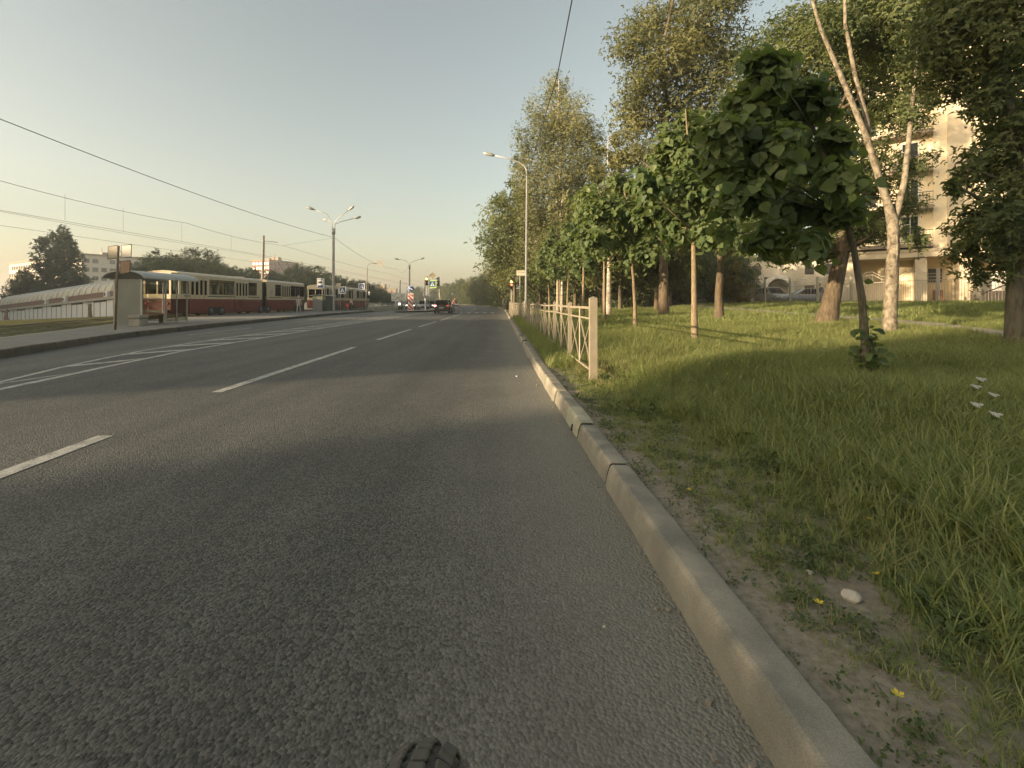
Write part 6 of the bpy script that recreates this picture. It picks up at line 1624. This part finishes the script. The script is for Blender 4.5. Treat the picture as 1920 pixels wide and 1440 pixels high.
# ================================================================== GRASS AND SMALL THINGS
rg = np.random.default_rng(77)
def tuft_mesh(n, h, w, spread, bend_, seed, seg=3):
    r = np.random.default_rng(seed); V = []; F = []; T = []
    for i in range(n):
        a = r.uniform(0, 2 * PI); q = r.uniform(0, spread) ; b = np.array([math.cos(a) * q, math.sin(a) * q, 0])
        a2 = r.uniform(0, 2 * PI); dr = np.array([math.cos(a2), math.sin(a2), 0]); hh = h * r.uniform(.5, 1.15); bd = bend_ * r.uniform(.15, 1.2) * hh; ww = w * r.uniform(.6, 1.2)
        sd = np.array([-dr[1], dr[0], 0]); k0 = len(V); t = np.clip(r.normal(.45, .25), 0, 1)
        for s in range(seg + 1):
            f = s / seg; p = b + dr * bd * f * f + np.array([0, 0, hh * (f - .22 * bend_ * f * f)])
            wd = ww * (1 - f ** 1.6) * .5
            if s < seg: V += [p - sd * wd, p + sd * wd]; T += [t, t]
            else: V.append(p); T.append(t)
        for s in range(seg - 1): F.append((k0 + 2 * s, k0 + 2 * s + 1, k0 + 2 * s + 3, k0 + 2 * s + 2))
        F.append((k0 + 2 * seg - 2, k0 + 2 * seg - 1, k0 + 2 * seg, k0 + 2 * seg))
    me = bpy.data.meshes.new("tuft"); me.from_pydata([tuple(v) for v in V], [], [f if f[2] != f[3] else f[:3] for f in F])
    at = me.attributes.new("tint", 'FLOAT', 'POINT'); at.data.foreach_set("value", np.array(T, np.float32)); return me
gm = leafmat("grass_blade", (.13, .185, .06), (.36, .36, .145), .28, .55)
gm2 = leafmat("dry_grass_blade", (.2, .19, .08), (.4, .34, .19), .3, .6)
gm3 = leafmat("clover_leaf", (.055, .09, .03), (.13, .16, .06), .25, .5)
def weed_mesh(n, h, seed):
    r = np.random.default_rng(seed); P = np.stack([r.normal(0, .05, n), r.normal(0, .05, n), r.uniform(.2, 1, n) * h], 1)
    return leaves_mesh("tuft", P, unit(np.stack([r.normal(0, .5, n), r.normal(0, .5, n), np.ones(n)], 1)), .032, 'oval', r, .1, .4)
def source(name, meshes, mat):
    c = bpy.data.collections.new(name)
    for m in meshes:
        m.materials.append(mat); o = bpy.data.objects.new(name, m); c.objects.link(o)
    return c
tall = source("tall_tuft", [tuft_mesh(15, .33, .012, .08, .95, s) for s in range(6)], gm)
short = source("short_tuft", [tuft_mesh(16, .11, .006, .06, 1.0, 20 + s) for s in range(4)], gm)
dry = source("dry_tuft", [tuft_mesh(9, .3, .005, .06, .8, 40 + s) for s in range(3)], gm2)
weed = source("weed_tuft", [weed_mesh(26, .07, 60 + s) for s in range(3)], gm3)
gml = leafmat('mown_grass_blade', (.1, .105, .055), (.2, .19, .11), .25, .6)
lawng = source('mown_tuft', [tuft_mesh(26, .26, .02, .28, .7, 90 + s, 2) for s in range(3)], gml)
farg = source("far_tuft", [tuft_mesh(26, .26, .02, .28, .7, 80 + s, 2) for s in range(4)], gm)
def scatter(name, label, pts, sc, rot, coll):
    me = bpy.data.meshes.new(name); me.vertices.add(len(pts)); me.vertices.foreach_set("co", np.asarray(pts, np.float32).ravel())
    for nm, ty, arr in (("s", 'FLOAT', sc),): a = me.attributes.new(nm, ty, 'POINT'); a.data.foreach_set("value", np.asarray(arr, np.float32))
    a = me.attributes.new("r", 'FLOAT_VECTOR', 'POINT'); a.data.foreach_set("vector", np.asarray(rot, np.float32).ravel())
    o = bpy.data.objects.new(name, me); COL.objects.link(o); tag(o, label, None, None, "stuff")
    ng = bpy.data.node_groups.new(name, 'GeometryNodeTree'); ng.interface.new_socket("Geometry", in_out='INPUT', socket_type='NodeSocketGeometry'); ng.interface.new_socket("Geometry", in_out='OUTPUT', socket_type='NodeSocketGeometry')
    N, L = ng.nodes, ng.links; gi, go = N.new("NodeGroupInput"), N.new("NodeGroupOutput")
    ci = N.new("GeometryNodeCollectionInfo"); ci.inputs[0].default_value = coll; ci.inputs["Separate Children"].default_value = True; ci.inputs["Reset Children"].default_value = True
    ip = N.new("GeometryNodeInstanceOnPoints"); ip.inputs["Pick Instance"].default_value = True
    at = N.new("GeometryNodeInputNamedAttribute"); at.data_type = 'FLOAT'; at.inputs[0].default_value = "s"
    ar = N.new("GeometryNodeInputNamedAttribute"); ar.data_type = 'FLOAT_VECTOR'; ar.inputs[0].default_value = "r"
    L.new(gi.outputs[0], ip.inputs["Points"]); L.new(ci.outputs[0], ip.inputs["Instance"]); L.new(at.outputs["Attribute"], ip.inputs["Scale"])
    er = N.new("FunctionNodeEulerToRotation"); L.new(ar.outputs["Attribute"], er.inputs[0]); L.new(er.outputs[0], ip.inputs["Rotation"])
    L.new(ip.outputs[0], go.inputs[0]); md = o.modifiers.new("scatter", 'NODES'); md.node_group = ng
    return o
def dens(x, y):
    """0 bare soil by the kerb .. 1 full grass"""
    d = x - kx(y); e = d + .5 * mnoise.noise((x * .9, y * .9, 9)) + .3 * mnoise.noise((x * 2.7, y * 2.7, 2))
    k = sm(.35, 1.55, e)
    if y > 8: k = max(k, sm(.22, .5, d) * .8)
    return k
def rnd(n, x0, x1, y0, y1, pw=1.0):
    u = rg.uniform(0, 1, n); return kx0(rg.uniform(0, 1, n) * 0) if False else (x0 + (x1 - x0) * rg.uniform(0, 1, n) ** pw, y0 + (y1 - y0) * u)
def place(n, x0, x1, y0, y1, test, coll, name, label, s0, s1, tilt=.22, pw=1.0, sfun=None):
    X, Yv = rnd(n, x0, x1, y0, y1, pw); pts, sc = [], []
    for x, y in zip(X, Yv):
        if not -0.2 < (x + .2) / max(y, .1) < 1.35 and y > .6: continue
        if x < kx(y) + .19 or (abs(x - 1.35) < .09 and abs(y - 1.79) < .12): continue
        p = test(x, y)
        if rg.uniform() > p: continue
        pts.append((x, y, gz(x, y) - .012)); q = rg.uniform(s0, s1) * (.45 + .55 * min(1, p * 1.1)); 
        q *= .8 + .4 * (mnoise.noise((x * .7, y * .7, 21)) + .5)
        sc.append(q)
    n = len(pts); rot = np.stack([rg.normal(0, tilt, n), rg.normal(0, tilt, n), rg.uniform(0, 6.28, n)], 1)
    return scatter(name, label, pts, sc, rot, coll)
path_clear = lambda x, y: 0.0 if abs(x - interp([(b, a) for a, b in PP], y)) < .55 and y > 6 else 1.0
ft = lambda x, y: dens(x, y) ** 1.6 * path_clear(x, y)
place(26000, .95, 7.5, .4, 7.5, ft, tall, "grass", "long green grass on the verge near the viewer", .55, .95)
place(30000, 1.0, 17, 6.0, 16, ft, tall, "grass", "sunlit meadow grass under the lindens", .55, .95, pw=1.0)
place(44000, .85, 4.5, .3, 9, lambda x, y: (.42 + .58 * dens(x, y)) * sm(.2, .45, x - kx(y) + .25 * mnoise.noise((x * 2, y * 2, 31))) * (1 if rg.uniform() < .8 else 0), short, "short_grass", "thin short grass at the edge of the bare soil", .5, 1.1)
place(7000, 1.0, 12, .5, 10, lambda x, y: .2 + .5 * dens(x, y), dry, "dry_grass", "scattered straw coloured grass stalks", .5, 1.2, .5)
place(16000, .85, 5, .4, 12, lambda x, y: .25 + .7 * sm(.1, .6, dens(x, y)) * (mnoise.noise((x * 1.3, y * 1.3, 40)) > .0), weed, "clover", "low clover and weeds between the grass", .6, 1.3, .15)
place(15000, 1.0, 34, 15, 46, lambda x, y: path_clear(x, y) * (1 if y < 44 or x > 3 else .4), farg, "grass", "grass of the lawn up to the ornate fence", .75, 1.2)
place(2600, .85, 1.5, 8, 32, lambda x, y: .9, tall, "grass", "rank grass growing between kerb and railing", .5, 1.0)
place(5000, 1.2, 12, 6.2, 14, lambda x, y: path_clear(x, y) * .8, dry, "dry_grass", "pale seed heads over the sunlit grass", .6, 1.2, .3)
place(5000, .95, 3.2, .5, 9, lambda x, y: .55 * (1 - .6 * dens(x, y)), dry, "straw_litter", "short broken straw lying on the bare soil", .1, .38, 1.1)
place(9000, .95, 3.4, .5, 9, lambda x, y: .5 * sm(.22, .4, x - kx(y)), short, "short_grass", "stubby sprouts coming through the bare soil", .2, .6, .4)
LP = []; 
for _ in range(15000):
    y = rg.uniform(10, 62); x = rg.uniform(-50, tcx(y) + 1.0)
    if x / y < -1.12 or min(abs(x - tcx(y) - o_) for o_ in (.76, -.76, -2.74, -4.26)) < .14: continue
    LP.append((x, y, gz(x, y) - .02))
n = len(LP); scatter("lawn_grass", "short mown grass around the tram rails", LP, rg.uniform(.3, .6, n), np.stack([rg.normal(0, .15, n), rg.normal(0, .15, n), rg.uniform(0, 6.28, n)], 1), lawng)
def broad_mesh(n, seed):
    r = np.random.default_rng(seed); a = r.uniform(0, 6.28, n); P = np.stack([.01 * np.cos(a), .01 * np.sin(a), r.uniform(.02, .14, n)], 1)
    return leaves_mesh("broad", P, unit(np.stack([np.cos(a) * .4, np.sin(a) * .4, np.ones(n)], 1)), .11, 'oval', r, -.1, .3)
broad = source("broad_weed", [broad_mesh(9, 120 + s) for s in range(3)], gm3)
place(1300, 1.5, 9, 3.0, 12, lambda x, y: dens(x, y) * (mnoise.noise((x * .8, y * .8, 55)) > .02) * .9, broad, "broad_weeds", "broad leaved weeds standing in the grass", .5, 1.15, .2)
# yellow flowers
yel = M("yellow_petal", (.62, .48, .03), .6)
for i, (px, py, l) in enumerate(((1533, 1131, "yellow buttercup on the bare soil left of the white stone"), (1639, 1076, "yellow buttercup above and right of the white stone"), (1681, 1304, "yellow buttercup low near the bottom of the verge"), (1628, 974, "yellow buttercup at the edge of the long grass"), (1291, 919, "tiny yellow flower close to the kerb"))):
    Y = 870 * 1.13 / (py - 566)
    for _ in range(4): Y = 870 * (CAM_H - gz(PX(px, Y), Y) - .04) / (py - 566)
    x = PX(px, Y); t = empty("buttercup", (x, Y, gz(x, Y)), 0, l, "flower")
    m = MB(); m.tube([(0, 0, 0), (.004, 0, .04)], .0016, 4); m.build("stem", gm, t)
    m = MB(); 
    for k in range(5):
        a = 2 * PI * k / 5; c, s = math.cos(a), math.sin(a); m.add([(.004, 0, .041), (.004 + .011 * c - .006 * s, .011 * s + .006 * c, .046), (.004 + .017 * c, .017 * s, .049), (.004 + .011 * c + .006 * s, .011 * s - .006 * c, .046)], [(0, 1, 2, 3)])
    m.build("petals", yel, t)
# white umbels in the long grass
whm = M("umbel_white", (.6, .6, .54), .7)
for i, (px, py, l) in enumerate(((1847, 762, "highest white umbel flower in the long grass at the right"), (1829, 760, "left of the two high white umbels"), (1853, 778, "broad white umbel flower just below the highest"), (1840, 822, "lone white umbel flower below the group"), (1866, 849, "small white umbel near the right frame edge"))):
    Y = 3.75 - .22 * i; x = PX(px, Y); z = PZ(py, Y); g = gz(x, Y)
    if z - g < .25: z = g + .35
    t = empty("umbel_flower", (x, Y, g), 0, l, "flower"); t.rotation_euler = (.5, .1 * (i % 3 - 1), 0); h = (z - g) * 1.12; t.location.y += .5 * h; m = MB(); m.tube([(0, 0, 0), (.01, 0, h * .9)], .004, 4)
    for k in range(7): a = k * .9; m.tube([(.01, 0, h * .9), (.01 + .025 * math.cos(a), .025 * math.sin(a), h)], .0015, 3)
    m.build("stem", gm, t); m = MB()
    for c_ in range(8):
        a, r = c_ * 2.4, .026 * math.sqrt(c_ / 8)
        for k in range(5): b, q = k * 1.257, .0075; m.disc((.01 + r * math.cos(a) + q * math.cos(b), r * math.sin(a) + q * math.sin(b), h + .006 * (c_ % 3)), .0038, 6, 'Z', 0, .003)
    m.build("florets", whm, t)
# stones and litter on the soil
def pebble(px, py, r, label, col, zb=.0):
    Y = 870 * 1.1 / (py - 566)
    for _ in range(5): Y = 870 * (CAM_H - (gz(PX(px, Y), Y) if px > 1180 else 0) - .01) / (py - 566)
    x = PX(px, Y); bm = bmesh.new(); bmesh.ops.create_icosphere(bm, subdivisions=2, radius=r)
    for v in bm.verts: v.co *= 1 + .2 * mnoise.noise(v.co * (1.2 / r) + Vector((px, 0, 0))); v.co.z *= .62
    me = bpy.data.meshes.new("stone"); bm.to_mesh(me); bm.free(); o = link_mesh("stone", me, M("stone_" + str(px), col, .85, 0, .15, 20)); o.location = (x, Y, (gz(x, Y) if px > 1180 else 0) + r * .35); tag(o, label, "stone")
pebble(1597, 1119, .034, "largest whitish stone lying on the bare soil", (.5, .44, .36))
pebble(1518, 1072, .016, "small pale stone left above the whitish stone", (.4, .36, .3))
pebble(1133, 1171, .006, "pale crumb lying alone on the asphalt", (.6, .55, .4))
pebble(969, 705, .018, "white scrap lying on the road far from the kerb", (.6, .6, .58))
pebble(1858, 1202, .017, "pale stone at the right edge of the soil", (.45, .42, .36))
rgl = np.random.default_rng(8); m = MB()
for k in range(420):
    y = rgl.uniform(.6, 9); x = kx(y) + .2 + abs(rgl.normal(0, .7)); r = rgl.uniform(.003, .011)
    if rgl.uniform() < .25: x = kx(y) - abs(rgl.normal(.01, .12)); z = 0
    else: z = gz(x, y)
    m.box((x, y, z + r * .3), (r * 2, r * 1.5, r * 1.2), rgl.uniform(0, 3))
o = m.build("grit", M("grit_stone", (.26, .23, .18), .9, 0, .4, 60)); tag(o, "loose grit along the kerb and on the bare soil", None, None, "stuff")
# ================================================================== HAZE
hz = MB().bbox((-925, -745, -6), (935, 935, 41)).build("haze"); tag(hz, "thin evening haze over the street", None, None, "stuff")
hm_ = bpy.data.materials.new("haze_air"); hm_.use_nodes = True
for n in list(hm_.node_tree.nodes):
    if n.type == 'BSDF_PRINCIPLED': hm_.node_tree.nodes.remove(n)
pv_ = hm_.node_tree.nodes.new("ShaderNodeVolumePrincipled"); pv_.inputs["Color"].default_value = (.9, .9, .88, 1); pv_.inputs["Density"].default_value = .001; pv_.inputs["Anisotropy"].default_value = .3
hm_.node_tree.links.new(pv_.outputs[0], [n for n in hm_.node_tree.nodes if n.type == 'OUTPUT_MATERIAL'][0].inputs["Volume"])
hz.data.materials.append(hm_)
